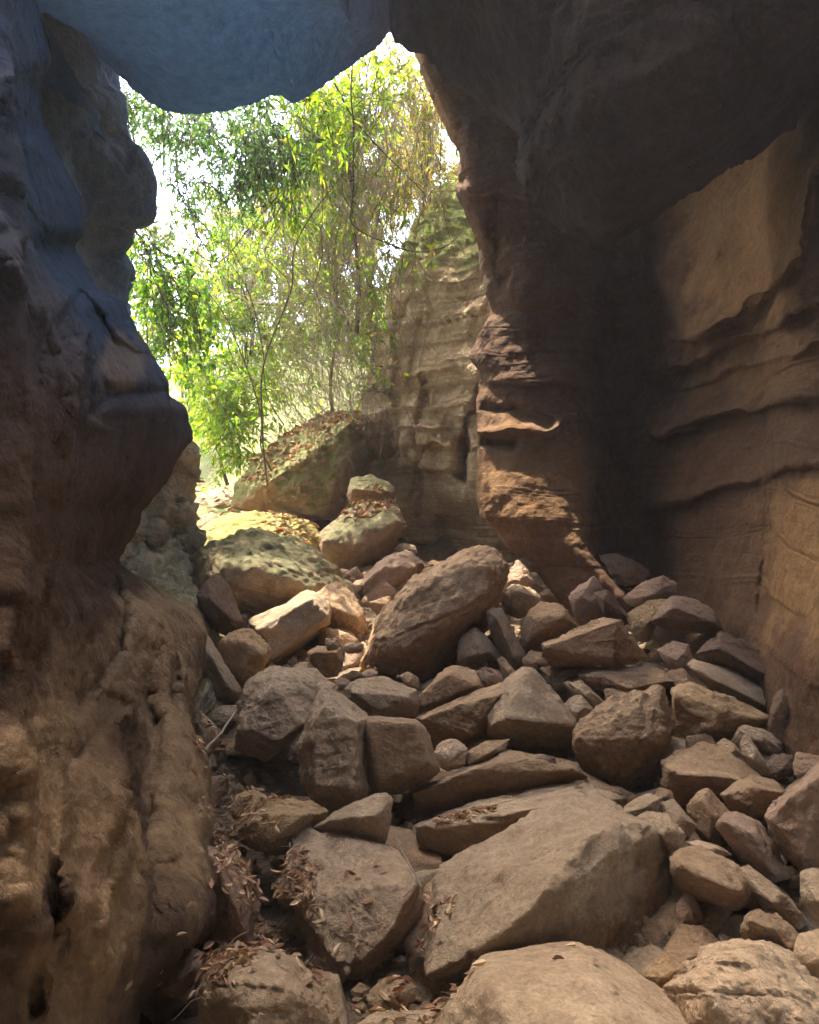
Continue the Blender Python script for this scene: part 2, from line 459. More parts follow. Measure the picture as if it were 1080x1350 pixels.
stL = [
    ('left', [(20, 900), (50, 800), (68, 720), (77, 640), (95, 560), (103, 500), (106, 440), (75, 380), (40, 330), (-20, 270)], -0.34, 60),
    ('left', [(120, 380), (108, 290), (95, 225), (60, 170), (30, 120), (0, 60)], -0.22, 40),
    ('left', [(70, 1380), (75, 1250), (97, 1180), (97, 1100), (88, 1035), (45, 960), (18, 870), (5, 800)], -0.15, 60),
    ('left', [(145, 1380), (148, 1200), (160, 1160), (141, 1110), (152, 1060), (172, 985), (165, 950), (172, 900)], -0.18, 45),
    ('left', [(215, 520), (200, 470), (150, 440), (118, 400), (100, 380)], 0.14, 40),
    ('left', [(150, 560), (112, 540), (108, 500), (112, 440)], -0.10, 26), ('ridge', [(105, 600), (112, 550), (140, 520), (120, 480)], 0.05, 8),
    ('left', [(110, 330), (60, 300), (20, 250), (-20, 230)], 0.12, 34), ('ridge', [(10, 560), (40, 470), (20, 400)], 0.06, 16),
    ('ridge', [(0, 330), (30, 380), (60, 440), (70, 500)], -0.05, 7),
    ('left', [(217, 500), (213, 540), (200, 600), (178, 660)], 0.16, 40),
    ('pit', [(70, 1200), (12, 60)], 0.16, 0), ('pit', [(192, 1060), (22, 150)], 0.26, 0), ('pit', [(185, 940), (26, 60)], 0.18, 0),
    ('pit', [(60, 640), (45, 160)], 0.10, 0), ('pit', [(105, 850), (60, 90)], 0.14, 0),
    ('left', [(90, 960), (130, 905), (168, 860), (172, 800), (158, 745)], 0.22, 42),
    ('ridge', [(160, 745), (200, 800), (235, 860), (240, 940)], -0.08, 26),
    ('left', [(85, 1030), (120, 985), (150, 950), (168, 918)], 0.15, 35),
    ('ridge', [(105, 1040), (120, 1100), (110, 1180)], -0.05, 22),
    ('ridge', [(250, 860), (255, 960), (262, 1060), (268, 1160)], -0.05, 16),
    ('pit', [(232, 905), (9, 45)], 0.18, 0),
    ('ridge', [(25, 985), (45, 1080), (35, 1180)], -0.05, 30),
    ('pit', [(35, 1310), (22, 40)], 0.15, 0),
]
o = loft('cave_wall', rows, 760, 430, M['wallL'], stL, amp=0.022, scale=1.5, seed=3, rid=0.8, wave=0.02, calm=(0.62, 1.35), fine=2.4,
         lit_tint=[(50, 1060, 95, 150, .8), (60, 1300, 60, 110, .5), (130, 1120, 40, 160, .8), (235, 1000, 45, 160, .75), (215, 840, 60, 70, .8), (130, 900, 90, 60, .5), (160, 480, 30, 30, .35)])  # lit ribs and ledge of the left wall, painted as warm tone
tag(o, 'tall sculpted left cave wall, bluish above and brown and fluted below', None, None, 'structure')

# ---- far left wall beside the opening
XB = [(-200, 30), (0, 92), (40, 118), (78, 139), (110, 150), (150, 160), (185, 165), (215, 184), (240, 192), (285, 189), (300, 172),
      (320, 167), (335, 158), (355, 165), (370, 160), (405, 160), (450, 150), (560, 120)]
rows = []
for py in [-250, -100, 0, 40, 78, 110, 150, 185, 215, 240, 265, 285, 300, 320, 335, 355, 370, 405, 450, 520]:
    xs = interp(XB, py); ds = 6.6
    rows.append([P(-900, py, 4.4), P(-300, py, 4.9), P(0, py, 5.3), P(60, py, 5.6), P(60 + (xs - 60) * .45, py, 6.0), P(60 + (xs - 60) * .8, py, 6.4),
                 P(xs - 2, py, ds), P(xs, py, ds + 0.15), P(xs - 12, py, ds + 0.5), P(xs - 120, py, ds + 1.5), P(-700, py, ds + 2.5)])
stB = [('left', [(118, 400), (112, 330), (95, 260), (78, 200), (60, 120)], -0.15, 25), ('ridge', [(100, 120), (120, 220), (135, 330)], 0.18, 22)]
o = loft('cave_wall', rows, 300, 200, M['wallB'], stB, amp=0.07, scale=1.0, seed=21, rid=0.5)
tag(o, 'blue-grey far left cave wall whose jagged edge frames the opening', None, None, 'structure')

# ---- mossy wall foot left of the boulders
XC = [(500, 150), (560, 215), (581, 252), (598, 266), (625, 262), (650, 257), (672, 263), (705, 258), (735, 238), (765, 243), (790, 256), (830, 274), (870, 285), (960, 290)]
rows = []
for py in [480, 540, 581, 598, 625, 650, 672, 690, 705, 720, 735, 765, 790, 830, 870, 960]:
    xs = interp(XC, py) - 8; ds = 7.6 - max(0, py - 690) * 0.011
    rows.append([P(-500, py, 5.6), P(0, py, 5.9), P(120, py, ds - .9), P(165, py, ds - 0.7), P(200, py, ds - 0.55), P(xs - 22, py, ds - 0.3), P(xs - 3, py, ds), P(xs, py, ds + 0.2),
                 P(xs - 12, py, ds + 0.6), P(xs - 120, py, ds + 1.6), P(-700, py, ds + 2.5)])
stC = [('left', [(260, 690), (225, 690), (205, 720), (170, 700)], 0.25, 30), ('left', [(262, 640), (230, 600), (200, 640), (160, 690)], 0.2, 26),
       ('left', [(212, 740), (200, 700), (175, 690)], 0.3, 24), ('left', [(250, 800), (215, 760), (205, 720)], 0.22, 30), ('pit', [(228, 670), (10, 26)], .2, 0)]
o = loft('cave_wall', rows, 260, 260, M['mid'], stC, amp=0.075, scale=1.8, seed=35, rid=1.0, strata=0.05)
tag(o, 'mossy lumpy rock wall between the dark left wall and the boulders', None, None, 'structure')

# ---- ceiling
LIP = [(-700, -250, 5.0), (-200, -120, 5.6), (0, -60, 6.0), (60, -25, 6.3), (95, 5, 6.4), (118, 45, 6.4), (140, 78, 6.4), (165, 106, 6.3), (190, 126, 6.2), (220, 141, 6.1), (250, 148, 6.0), (280, 147, 6.0),
       (305, 143, 6.0), (330, 134, 6.0), (355, 125, 6.1), (372, 123, 6.1), (388, 131, 6.1), (412, 120, 6.2), (440, 103, 6.3), (465, 84, 6.4), (485, 66, 6.5), (500, 52, 6.5), (514, 40, 6.5), (524, 55, 6.4),
       (545, 40, 6.4), (600, 30, 6.3), (690, 60, 6.2), (790, 150, 6.2), (895, 140, 6.0), (1000, 80, 5.6), (1080, 20, 5.3), (1250, -60, 5.0), (1700, -150, 4.6)]
rows = []
for px, py, d in LIP:
    H = P(px, py, d)[2]
    top = [P(px, py, d)]
    x = top[0][0]
    k = 0.012 if px < 540 else 0.02
    bw = float(np.interp(px, [380, 560], [1.0, 0.35]))  # reach of the unseen brow above the lip, leaned out to block sun
    r = [np.array([x * 1.3, d + 3.9 * bw, H + 5.6]), np.array([x * 1.1, d + 1.7 * bw, H + 2.6]), np.array([x * 1.03, d + (0.55 if px < 800 else 1.6), H + (0.8 if px < 800 else 0.25)]), P(px, py - 4, d + 0.2), P(px, py, d),
         P(px, py - 5, d - 0.22), P(px, py - 26, d - 0.55)]
    zc = 4.4 if px < 500 else max(4.4, H + 0.3)
    r += [np.array([x * 0.97, d - 1.1, H + (zc - H) * 0.5 + 0.1]), np.array([x * 0.95, d - 1.7, H + (zc - H) * 0.85 + 0.15]),
          np.array([x * 0.95, d - 2.0, zc + 0.45]), np.array([x * 0.95, d - 2.1, zc + 1.2]), np.array([x, d - 1.8, zc + 2.4])]
    rows.append(r)
stD = [('left', [(690, 232), (700, 190), (735, 160), (765, 120), (800, 60)], -0.35, 80),
       ('left', [(540, 62), (560, 20), (600, -60)], 0.12, 60),
       ('ridge', [(860, 200), (950, 150), (1080, 60)], 0.12, 14),
       ('left', [(880, 262), (900, 200), (960, 150), (1080, 95)], 0.15, 40)]
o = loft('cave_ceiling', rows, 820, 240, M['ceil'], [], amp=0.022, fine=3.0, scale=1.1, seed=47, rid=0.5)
tag(o, 'dark overhanging cave ceiling, haze-tinted blue at left and near black at right', None, None, 'structure')

# ---- right wall: buttress, dark recess and the wall running back past the camera
XE = [(-100, 520), (30, 535), (62, 546), (100, 560), (130, 574), (170, 592), (200, 608), (240, 611), (252, 606), (290, 622), (320, 632), (385, 645), (408, 650), (444, 634),
      (471, 625), (493, 638), (533, 629), (580, 627), (650, 628), (684, 637), (695, 652), (716, 668), (745, 700), (780, 728), (830, 760), (900, 800)]
rows = []
for py in [-200, -60, 30, 62, 100, 130, 170, 200, 225, 240, 252, 290, 320, 350, 385, 408, 426, 444, 458, 471, 482, 493, 512, 533, 556, 580, 615, 650, 668, 684, 695, 716, 745, 780, 830, 900, 1000, 1150]:
    xs = interp(XE, py); ds = 8.0 if py < 450 else 8.0 - min(1.2, (py - 450) * 0.0035)
    g = np.clip((py - 500) / 400, 0, 1)
    rec = 7.9 - g * 1.2            # recess
    x2 = max(xs + 20, 700)
    r = [P(xs + 420, py, ds + 2.4), P(xs + 120, py, ds + 1.3), P(xs + 14, py, ds + 0.5), P(xs, py, ds + 0.14), P(xs + 4, py, ds - 0.03),
         P(xs + 22, py, ds - 0.16), P(max(xs + 60, 705), py, ds - 0.34), P(max(xs + 90, 775), py, ds - 0.35), P(max(xs + 100, 815), py, rec + 0.3), P(865, py, rec - .2),
         P(930, py, 7.0 - g * 1.2), P(1000, py, 6.1 - g * 1.3), P(1030, py, 5.2 - g * 1.0), P(1085, py, 4.5 - g * 0.8), P(1300, py, 3.4 - g * 0.6), P(1900, py, 2.0), P(3200, py, 1.1), np.array([3.0, -3.0, CZ - (py - 675) / F * 1.5])]
    rows.append(r)
stE = [
    ('left', [(705, 560), (670, 556), (634, 560)], -0.0, 10),
    ('ridge', [(636, 532), (680, 545), (720, 550)], 0.10, 6), ('ridge', [(632, 565), (690, 566), (730, 560)], -0.14, 7), ('ridge', [(640, 585), (680, 588)], 0.16, 7),
    ('left', [(660, 235), (650, 300), (660, 380)], 0.06, 20),
    ('left', [(608, 252), (660, 250), (700, 265)], -0.16, 60),
    ('left', [(645, 395), (720, 400), (800, 395)], -0.10, 50),
    ('left', [(630, 500), (700, 512), (790, 505)], -0.12, 40),
    ('left', [(890, 452), (920, 440), (975, 412), (1030, 378), (1062, 330), (1075, 200)], -0.75, 110),
    ('left', [(850, 490), (905, 478), (960, 450), (1030, 425), (1100, 395)], -0.40, 60),
    ('left', [(905, 415), (925, 340), (895, 268)], -0.0, 40),
    ('left', [(890, 522), (930, 505), (1000, 480), (1090, 450)], -0.22, 34),
    ('left', [(840, 585), (870, 575), (960, 550), (1090, 520)], -0.42, 60),
    ('left', [(850, 668), (900, 660), (990, 640), (1090, 605)], -0.25, 60),
    ('pit', [(905, 500), (60, 40)], 0.25, 0), ('pit', [(1050, 720), (60, 90)], 0.12, 0),
    ('left', [(1012, 640), (1008, 730), (1008, 830)], 0.10, 60),
    ('ridge', [(1000, 300), (1040, 260), (1075, 200)], -0.12, 14),
    ('ridge', [(960, 340), (1000, 310), (1030, 300)], 0.10, 12),
]
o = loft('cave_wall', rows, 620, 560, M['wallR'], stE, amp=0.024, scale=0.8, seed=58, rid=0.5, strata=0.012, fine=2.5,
         lit_tint=[(1010, 270, 120, 150, .75), (1080, 740, 66, 120, .85), (1000, 470, 120, 60, .35), (700, 640, 90, 90, .35), (570, 150, 40, 110, .6)])  # glow on the right wall, painted as brighter orange areas
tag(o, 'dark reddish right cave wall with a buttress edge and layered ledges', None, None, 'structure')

# ---- outer cliff beyond the opening
XF = [(120, 640), (200, 625), (230, 600), (262, 566), (300, 545), (350, 528), (400, 514), (450, 500), (500, 486), (540, 474), (620, 474), (680, 500), (740, 545), (800, 560)]
rows = []
for py in [60, 150, 200, 230, 262, 300, 350, 400, 450, 480, 500, 520, 545, 580, 620, 660, 700, 740, 800]:
    xs = interp(XF, py); b = 11.0 + max(0, 330 - py) * 0.012
    rows.append([P(xs + 260, py, b + 6), P(xs + 60, py, b + 2.2), P(xs + 10, py, b + 0.6), P(xs, py, b), P(xs + 18, py, b - 0.35), P(xs + 60, py, b - 0.7),
                 P(xs + 110, py, b - 1.1), P(xs + 160, py, b - 1.45), P(xs + 260, py, b - 1.8), P(xs + 420, py, b - 2.0)])
stF = [('left', [(520, 235), (545, 340), (560, 380)], 0.0, 20),
       ('ridge', [(533, 400), (520, 470), (528, 540)], 0.10, 5), ('ridge', [(558, 500), (545, 600), (560, 690)], 0.10, 4),
       ('ridge', [(614, 575), (606, 630)], 0.35, 9), ('ridge', [(640, 490), (618, 560), (612, 600)], 0.16, 5),
       ('ridge', [(560, 600), (548, 630), (540, 660)], 0.12, 4), ('left', [(500, 496), (570, 492), (650, 490)], -0.16, 26),
       ('left', [(500, 545), (570, 541), (640, 545)], -0.12, 22), ('left', [(490, 588), (530, 590), (600, 586)], -0.22, 30),
       ('pit', [(552, 335), (16, 36)], 0.35, 0), ('pit', [(510, 600), (18, 45)], 0.5, 0), ('pit', [(600, 700), (30, 25)], .2, 0), ('ridge', [(590, 690), (580, 730)], 0.18, 6)]
o = loft('cliff', rows, 520, 420, M['cliff'], stF, amp=0.05, scale=1.0, seed=66, rid=0.7, strata=0.05)
tag(o, 'sunlit tan cliff with level strata and moss on its shoulder', None, None, 'structure')

# ---- ground: one sheet from behind the camera to the hills
def zg(x, y):
    z = np.interp(y, [-6, 0, 2.2, 2.7, 3.2, 3.9, 4.9, 6.2, 7.5, 9.5, 11, 13, 16, 22, 30, 60, 140],
                  [-.2, -.15, -.05, 0.02, .06, .14, .30, .56, .86, 1.12, 1.42, 1.9, 3.0, 5.6, 8.4, 16, 26])
    far = np.clip((y - 10) / 8, 0, 1)
    z = z + far * np.clip(x + 4.5, -14, 14) * 0.42
    z = z - 0.30 * np.clip((x + 0.9) / 0.5, 0, 1) * np.clip((y - 8.3) / 1.5, 0, 1) * np.clip((13 - y) / 1.5, 0, 1)
    z = z + np.clip(x - 0.9, 0, 3) * 0.16 * np.clip((7 - y) / 3, 0, 1)
    return z
ys = np.concatenate([np.linspace(-6, 2, 20), np.linspace(2.05, 12, 260), np.linspace(12.2, 40, 160), np.linspace(41, 140, 40)])
us = np.linspace(-1, 1, 360)
Yg, Ug = np.meshgrid(ys, us, indexing='ij')
Wd = np.interp(Yg, [-6, 12, 40, 140], [7, 9, 45, 160])
Xg = Ug * Wd
Z = zg(Xg, Yg)
pp = np.stack([Xg.ravel(), Yg.ravel(), Z.ravel()], 1)
farw = np.clip((pp[:, 1] - 12) / 8, 0, 1)
pp[:, 2] += 0.06 * fbm(pp * 2.0, 5, 4) * (1 + farw * 1.5) + farw * 0.5 * fbm(pp * 0.35, 9, 4)
idx = np.arange(Yg.size).reshape(Yg.shape)
Fg = np.stack([idx[:-1, :-1], idx[:-1, 1:], idx[1:, 1:], idx[1:, :-1]], -1).reshape(-1, 4)
nfar = pp[Fg[:, 0], 1] > 10.6
ground = mesh_np('ground', pp, Fg, M['soil'])
ground.data.materials.append(M['hill'])
mi = nfar.astype(np.int32); ground.data.polygons.foreach_set('material_index', mi)
tag(ground, 'dark soil of the cave floor rising into the dry hillside', None, None, 'structure')
SURF.append((pp, np.vstack([Fg[:, [0, 1, 2]], Fg[:, [0, 2, 3]]])))
# ------------------------------------------------------------------ boulders, rocks and stones (photo outlines set at their real distance)
B, K, T = 'boulder', 'rock', 'stone'
ROCKS = [
 # --- far boulders at the mouth
 (B, 'biggest mossy boulder leaning below the vines, leaf litter along its top', 'moss2',
  [(308,665),(313,636),(340,603),(380,570),(420,553),(462,545),(480,558),(489,590),(486,610),(470,645),(440,685),(425,686),(400,674),(360,677),(320,674)],
  [(461,560,-.1),(458,600,-.18),(440,640,-.2),(428,676,-.15),(350,640,-.12)], dict(d=10.2, lean=.5, rough=1.2)),
 (B, 'small mossy block perched on a bigger mossy boulder by the cliff', 'moss',
  [(458,652),(463,630),(490,626),(515,635),(523,650),(518,661),(490,664),(462,665)], [(465,645,-.2),(510,648,-.2)], dict(d=9.4)),
 (B, 'mossy boulder with dead leaves on top, under the small perched block', 'moss',
  [(423,704),(437,688),(460,668),(483,660),(520,662),(535,690),(528,712),(513,733),(483,755),(465,768),(445,757),(427,737)],
  [(427,712,-.25),(455,720,-.3),(478,722,-.3),(520,690,-.15)], dict(d=8.4)),
 (B, 'sunlit yellow boulder with red leaves on its crest', 'sunny',
  [(256,722),(262,698),(285,682),(320,673),(360,674),(400,684),(425,706),(422,730),(380,745),(270,745)], [(300,715,-.1),(390,715,-.1)], dict(d=8.9)),
 (K, 'dark upright rock filling the crevice between the biggest mossy boulder and the cliff', 'dark', [(466,640),(470,570),(478,545),(496,548),(506,600),(508,650),(480,660)], [], dict(d=10.9, lean=.1)),
 (K, 'pale rock low behind the yellow boulder, at the gap by the left wall', 'pale', [(262,692),(264,680),(280,676),(300,682),(300,700),(268,702)], [], dict(d=9.8)),
 (K, 'grey ledge rock at the foot of the hillside left of the biggest mossy boulder', 'grey', [(258,668),(262,652),(290,645),(312,652),(316,675),(280,680),(262,676)], [], dict(d=11.5)),
 (B, 'broad rounded boulder filmed with green moss in the left middle', 'moss',
  [(233,752),(257,723),(280,708),(320,701),(360,702),(393,712),(420,727),(447,753),(473,787),(487,826),(483,843),(450,852),(330,850),(270,822),(242,792)],
  [(300,740,-.3),(370,745,-.32),(420,780,-.3),(290,790,-.3)], dict(d=6.9, lean=.4, sharp=14, rough=1.3)),
 (B, 'brown block at the right foot of the broad mossy boulder', 'tan',
  [(408,788),(445,765),(465,783),(480,805),(487,833),(470,848),(445,850),(425,838)], [(437,800,-.2),(470,815,-.2)], dict(d=6.3)),
 (B, 'slanted grey-brown slab leaning against the broad mossy boulder', 'grey',
  [(328,817),(360,799),(405,779),(432,787),(439,802),(436,822),(400,850),(358,878),(348,858)], [(340,830,-.2),(410,790,-.22),(432,812,-.22),(360,868,-.25)], dict(d=5.9, lean=.5, sharp=130, cuts=3)),
 (K, 'upright bluish-grey pointed slab wedged left of the slanted slab', 'dark',
  [(259,787),(272,765),(287,757),(300,770),(313,800),(323,823),(300,838),(280,826),(266,802)], [(275,790,-.2),(305,815,-.2)], dict(d=5.9)),
 (K, 'rough orange block in front of the slanted slab', 'orange',
  [(289,850),(307,832),(330,829),(345,841),(357,858),(350,880),(325,904),(311,899),(297,876)], [(320,845,-.25),(345,862,-.2),(318,885,-.2)], dict(d=5.2, sharp=30, rough=1.4)),
 (K, 'grey wedge of rock between the left wall and the orange block', 'grey',
  [(262,842),(273,836),(297,872),(320,912),(314,922),(275,926),(258,905)], [(275,860,-.2),(300,905,-.25)], dict(d=4.95)),
 (K, 'reddish sloping rock behind the largest rounded boulder', 'red',
  [(464,772),(480,757),(510,735),(535,726),(560,740),(557,752),(530,778),(500,802),(485,810),(470,797)], [(480,770,-.2),(515,742,-.15),(540,750,-.2),(490,800,-.2)], dict(d=7.3)),
 (B, 'largest rounded boulder, orange-brown face with a crack and mossy back', 'tan',
  [(476,884),(483,848),(500,811),(530,780),(560,750),(590,733),(625,723),(652,727),(669,742),(671,758),(660,778),(665,792),(650,822),(620,845),(590,872),(560,899),(520,893),(490,888)],
  [(492,860,-.12),(525,800,-.12),(565,765,-.16),(610,742,-.12),(648,745,-.12),(600,790,-.26),(545,850,-.28),(630,790,-.2)], dict(d=5.45, lean=.55, sharp=30, rough=1.15)),
 # --- right middle pile
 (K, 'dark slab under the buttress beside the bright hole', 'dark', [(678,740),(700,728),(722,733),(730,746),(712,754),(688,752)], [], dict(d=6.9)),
 (K, 'reddish rock touching the right side of the largest rounded boulder', 'red', [(662,766),(672,753),(682,738),(694,746),(706,767),(690,775),(668,777)], [], dict(d=6.7)),
 (K, 'grey-brown block below the bright hole under the buttress', 'grey', [(659,782),(677,771),(699,774),(714,790),(702,806),(684,815),(666,808)], [(680,780,-.2),(672,800,-.25)], dict()),
 (K, 'narrow upright stone leaning right of the largest rounded boulder', 'grey', [(642,806),(650,800),(663,803),(675,826),(692,862),(683,886),(670,878),(655,850),(644,826)], [(655,815,-.25),(677,865,-.3)], dict(lean=.35)),
 (K, 'angular grey rock resting against the foot of the largest rounded boulder', 'grey',
  [(603,850),(612,836),(627,827),(638,833),(655,855),(659,873),(640,878),(615,884),(604,870)], [(625,838,-.1),(620,865,-.3),(645,860,-.25)], dict()),
 (K, 'short slanted stone between the angular grey rock and the upright stone', 'tan', [(655,868),(664,866),(675,878),(684,893),(678,902),(665,893)], [], dict()),
 (K, 'rounded brown rock in the middle of the right pile', 'tan',
  [(686,838),(695,806),(715,791),(743,796),(755,811),(764,829),(735,835),(713,849),(699,860),(688,852)], [(705,815,-.2),(745,812,-.2),(698,845,-.2)], dict(sharp=16)),
 (K, 'small reddish stone tucked under the rounded brown rock', 'red', [(705,856),(716,837),(733,830),(748,838),(738,850),(722,856)], [], dict()),
 (K, 'tall rust-brown rock standing behind the double block', 'red',
  [(750,786),(762,773),(783,760),(800,779),(812,800),(818,822),(800,822),(768,828),(756,808)], [(765,785,-.2),(790,800,-.25)], dict(lean=.3)),
 (K, 'spiky dark rock right of the tall rust-brown rock', 'dark', [(783,781),(803,779),(815,792),(834,818),(818,822),(798,812)], [(795,790,-.2)], dict(d=5.7)),
 (B, 'long split block with two bright faces on the right pile', 'tan',
  [(716,848),(767,829),(793,816),(817,816),(833,834),(851,864),(838,874),(773,875),(731,878),(718,865)],
  [(722,853,-.15),(769,838,-.22),(811,821,-.28),(808,868,-.30),(772,868,-.22)], dict(d=4.95, lean=.3, sharp=150, cuts=4)),
 (K, 'thin brown slab under the long split block', 'red', [(710,881),(733,877),(771,877),(766,886),(740,894),(725,893)], [], dict(lean=.8)),
 (K, 'flat shelf slab right of the thin brown slab, in shade', 'tan', [(762,890),(780,880),(820,882),(860,880),(902,896),(882,906),(822,919),(805,906),(775,901)], [(800,893,-.1),(822,905,-.3),(880,898,-.25)], dict(lean=.6)),
 (T, 'small pale orange stone at the left end of the long split block', 'orange', [(689,868),(700,857),(715,860),(723,877),(702,884),(690,878)], [], dict()),
 (K, 'low wedge rock in front of the largest rounded boulder', 'tan', [(549,920),(563,903),(588,880),(600,878),(625,885),(638,906),(600,922),(551,941)], [(563,908,-.1),(592,890,-.15),(630,903,-.2),(560,930,-.2)], dict()),
 (B, 'long sloping slab running up to the pale pyramid rock', 'tan',
  [(548,946),(600,925),(660,899),(682,904),(668,945),(650,970),(630,978),(600,988),(572,986),(560,963)], [(556,950,-.12),(620,925,-.18),(662,912,-.15),(620,965,-.2)], dict(d=4.35, lean=.35)),
 (B, 'pale pyramid-shaped rock in the centre of the pile', 'grey',
  [(644,942),(652,920),(667,898),(690,881),(707,885),(732,907),(747,935),(759,956),(755,985),(745,1000),(715,1002),(680,987),(655,976),(645,966)],
  [(649,958,-.15),(668,948,-.35),(720,953,-.35),(754,957,-.15),(692,892,.1)], dict(d=4.2, lean=.5, sharp=150, cuts=2, under=.35)),
 (B, 'big rough block with a bright crumbled top right of the pyramid rock', 'tan',
  [(756,962),(775,940),(800,925),(830,914),(875,903),(881,925),(889,950),(886,977),(880,1000),(860,1036),(830,1049),(800,1037),(770,1011),(757,987)],
  [(763,970,-.1),(800,968,-.28),(840,975,-.32),(876,965,-.2),(870,912,-.05),(800,1020,-.2)], dict(d=3.95, lean=.45, sharp=40, rough=1.5)),
 (K, 'grey shard left of the big rough block', 'grey', [(740,932),(752,918),(767,916),(785,938),(775,950),(757,958)], [], dict()),
 (K, 'flat grey stone leaning behind the big rough block', 'grey', [(750,900),(765,896),(797,925),(786,934),(760,915)], [], dict()),
 (B, 'crumbly orange block with a ragged front, right of the big rough block', 'orange',
  [(889,910),(908,900),(935,906),(945,920),(980,928),(1011,946),(1006,957),(968,974),(926,974),(917,982),(890,976)],
  [(893,918,-.15),(940,930,-.2),(1000,948,-.2),(930,965,-.22)], dict(d=4.3, lean=.4, rough=1.7)),
 (K, 'long thin pale slab lying below the dark slab on the right', 'grey',
  [(907,874),(915,870),(943,880),(962,881),(985,898),(1018,914),(1012,941),(982,929),(950,914),(921,893)], [(915,882,-.1),(960,905,-.25),(1008,930,-.2)], dict(d=4.6)),
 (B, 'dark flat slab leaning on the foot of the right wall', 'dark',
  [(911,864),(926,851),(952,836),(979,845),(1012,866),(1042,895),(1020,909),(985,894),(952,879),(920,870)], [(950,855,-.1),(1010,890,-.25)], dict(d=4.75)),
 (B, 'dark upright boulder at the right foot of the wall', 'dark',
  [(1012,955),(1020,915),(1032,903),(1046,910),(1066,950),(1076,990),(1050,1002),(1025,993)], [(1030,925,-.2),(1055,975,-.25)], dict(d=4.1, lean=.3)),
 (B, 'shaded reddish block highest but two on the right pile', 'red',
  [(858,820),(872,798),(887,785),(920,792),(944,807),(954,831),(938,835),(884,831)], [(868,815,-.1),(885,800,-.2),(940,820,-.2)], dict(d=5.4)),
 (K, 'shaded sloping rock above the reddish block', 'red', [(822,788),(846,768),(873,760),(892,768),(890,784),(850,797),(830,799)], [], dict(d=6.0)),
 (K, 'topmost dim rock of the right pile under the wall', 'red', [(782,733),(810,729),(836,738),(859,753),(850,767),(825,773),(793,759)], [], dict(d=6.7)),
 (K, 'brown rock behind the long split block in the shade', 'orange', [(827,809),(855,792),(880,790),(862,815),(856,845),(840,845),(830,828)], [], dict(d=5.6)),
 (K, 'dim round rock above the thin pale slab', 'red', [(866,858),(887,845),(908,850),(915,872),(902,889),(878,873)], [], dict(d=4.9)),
 # --- centre row
 (B, 'large grey block with a flat tilted top in the left centre', 'grey',
  [(310,988),(313,950),(327,898),(358,879),(380,881),(418,884),(445,907),(440,919),(407,926),(400,953),(382,972),(353,1000)],
  [(313,962,-.1),(330,962,-.18),(366,976,-.28),(398,955,-.2),(360,905,-.05)], dict(d=4.1, lean=.85, sharp=150, cuts=4)),
 (B, 'tall upright slab standing in the centre of the pile', 'grey',
  [(424,912),(447,915),(471,930),(487,946),(479,960),(477,1002),(484,1044),(475,1064),(447,1069),(430,1068),(411,1054),(396,1027),(393,987),(406,943)],
  [(410,965,-.1),(430,930,-.05),(470,955,-.12),(420,1035,-.25),(465,1045,-.25)], dict(d=3.6, lean=.6, sharp=120)),
 (B, 'smooth square block right of the tall upright slab', 'tan',
  [(481,952),(484,946),(520,947),(549,950),(563,966),(578,1016),(560,1032),(527,1045),(497,1046),(480,1022),(478,985)],
  [(486,955,-.18),(545,956,-.18),(568,1010,-.2),(500,1030,-.25)], dict(d=3.7, lean=.4, sharp=150, cuts=3, rough=.7)),
 (K, 'low grey rock behind the smooth square block', 'grey',
  [(453,908),(471,895),(498,892),(524,900),(546,910),(551,934),(546,947),(486,948),(459,927)], [(465,912,-.15),(535,918,-.2),(500,935,-.25)], dict(d=4.45)),
 (K, 'small square rock carrying a pebble, behind the tall upright slab', 'tan', [(405,860),(420,852),(450,853),(451,876),(445,891),(430,893),(410,877)], [(410,862,-.1),(443,862,-.25)], dict(sharp=150)),
 (T, 'tiny cube of stone sitting on the small square rock', 'tan', [(428,847),(430,841),(445,841),(447,855),(432,859)], [], dict(d=4.95)),
 (T, 'white pebble left of the largest rounded boulder base', 'pale', [(476,889),(482,883),(492,882),(500,887),(492,895),(480,895)], [], dict(sharp=8)),
 (T, 'flat tan stone just left of the largest rounded boulder', 'tan', [(453,851),(468,845),(481,849),(478,860),(458,862)], [], dict(sharp=12)),
 (T, 'brown stone left of the white pebble', 'red', [(439,898),(449,892),(463,897),(460,909),(445,911)], [], dict(sharp=12)),
 (T, 'tan stone behind the large grey block', 'tan', [(379,889),(393,873),(410,872),(416,884),(398,893)], [], dict(sharp=12)),
 (T, 'rounded stone between low grey rock and wedge rock', 'tan', [(526,891),(537,884),(552,894),(553,909),(537,907)], [], dict(sharp=12)),
 (T, 'brown stone at the foot of the angular grey rock', 'red', [(624,887),(638,879),(660,884),(666,901),(645,907),(630,901)], [], dict(sharp=14)),
 (T, 'pale stone on the ledge between two mossy boulders and the cliff', 'pale', [(519,724),(529,716),(548,719),(551,729),(532,732)], [], dict(d=8.4, sharp=14)),
 (T, 'small pale stone left of the reddish sloping rock', 'pale', [(462,774),(468,765),(481,763),(484,772),(470,781)], [], dict(d=7.2, sharp=14)),
 (K, 'pale rounded stone between square block and sloping slab', 'pale', [(572,992),(580,978),(600,974),(618,987),(613,1009),(590,1016),(576,1006)], [], dict(sharp=14)),
 (K, 'flat brown stone right of the pale rounded stone', 'tan', [(614,992),(640,977),(672,974),(666,990),(640,1002),(618,1008)], [], dict()),
 (B, 'long block with a wavy top edge above the leaf-strewn slab', 'tan',
  [(545,1042),(590,1019),(636,1002),(671,989),(697,995),(717,1009),(756,1007),(776,1028),(748,1045),(670,1054),(600,1080),(551,1090)],
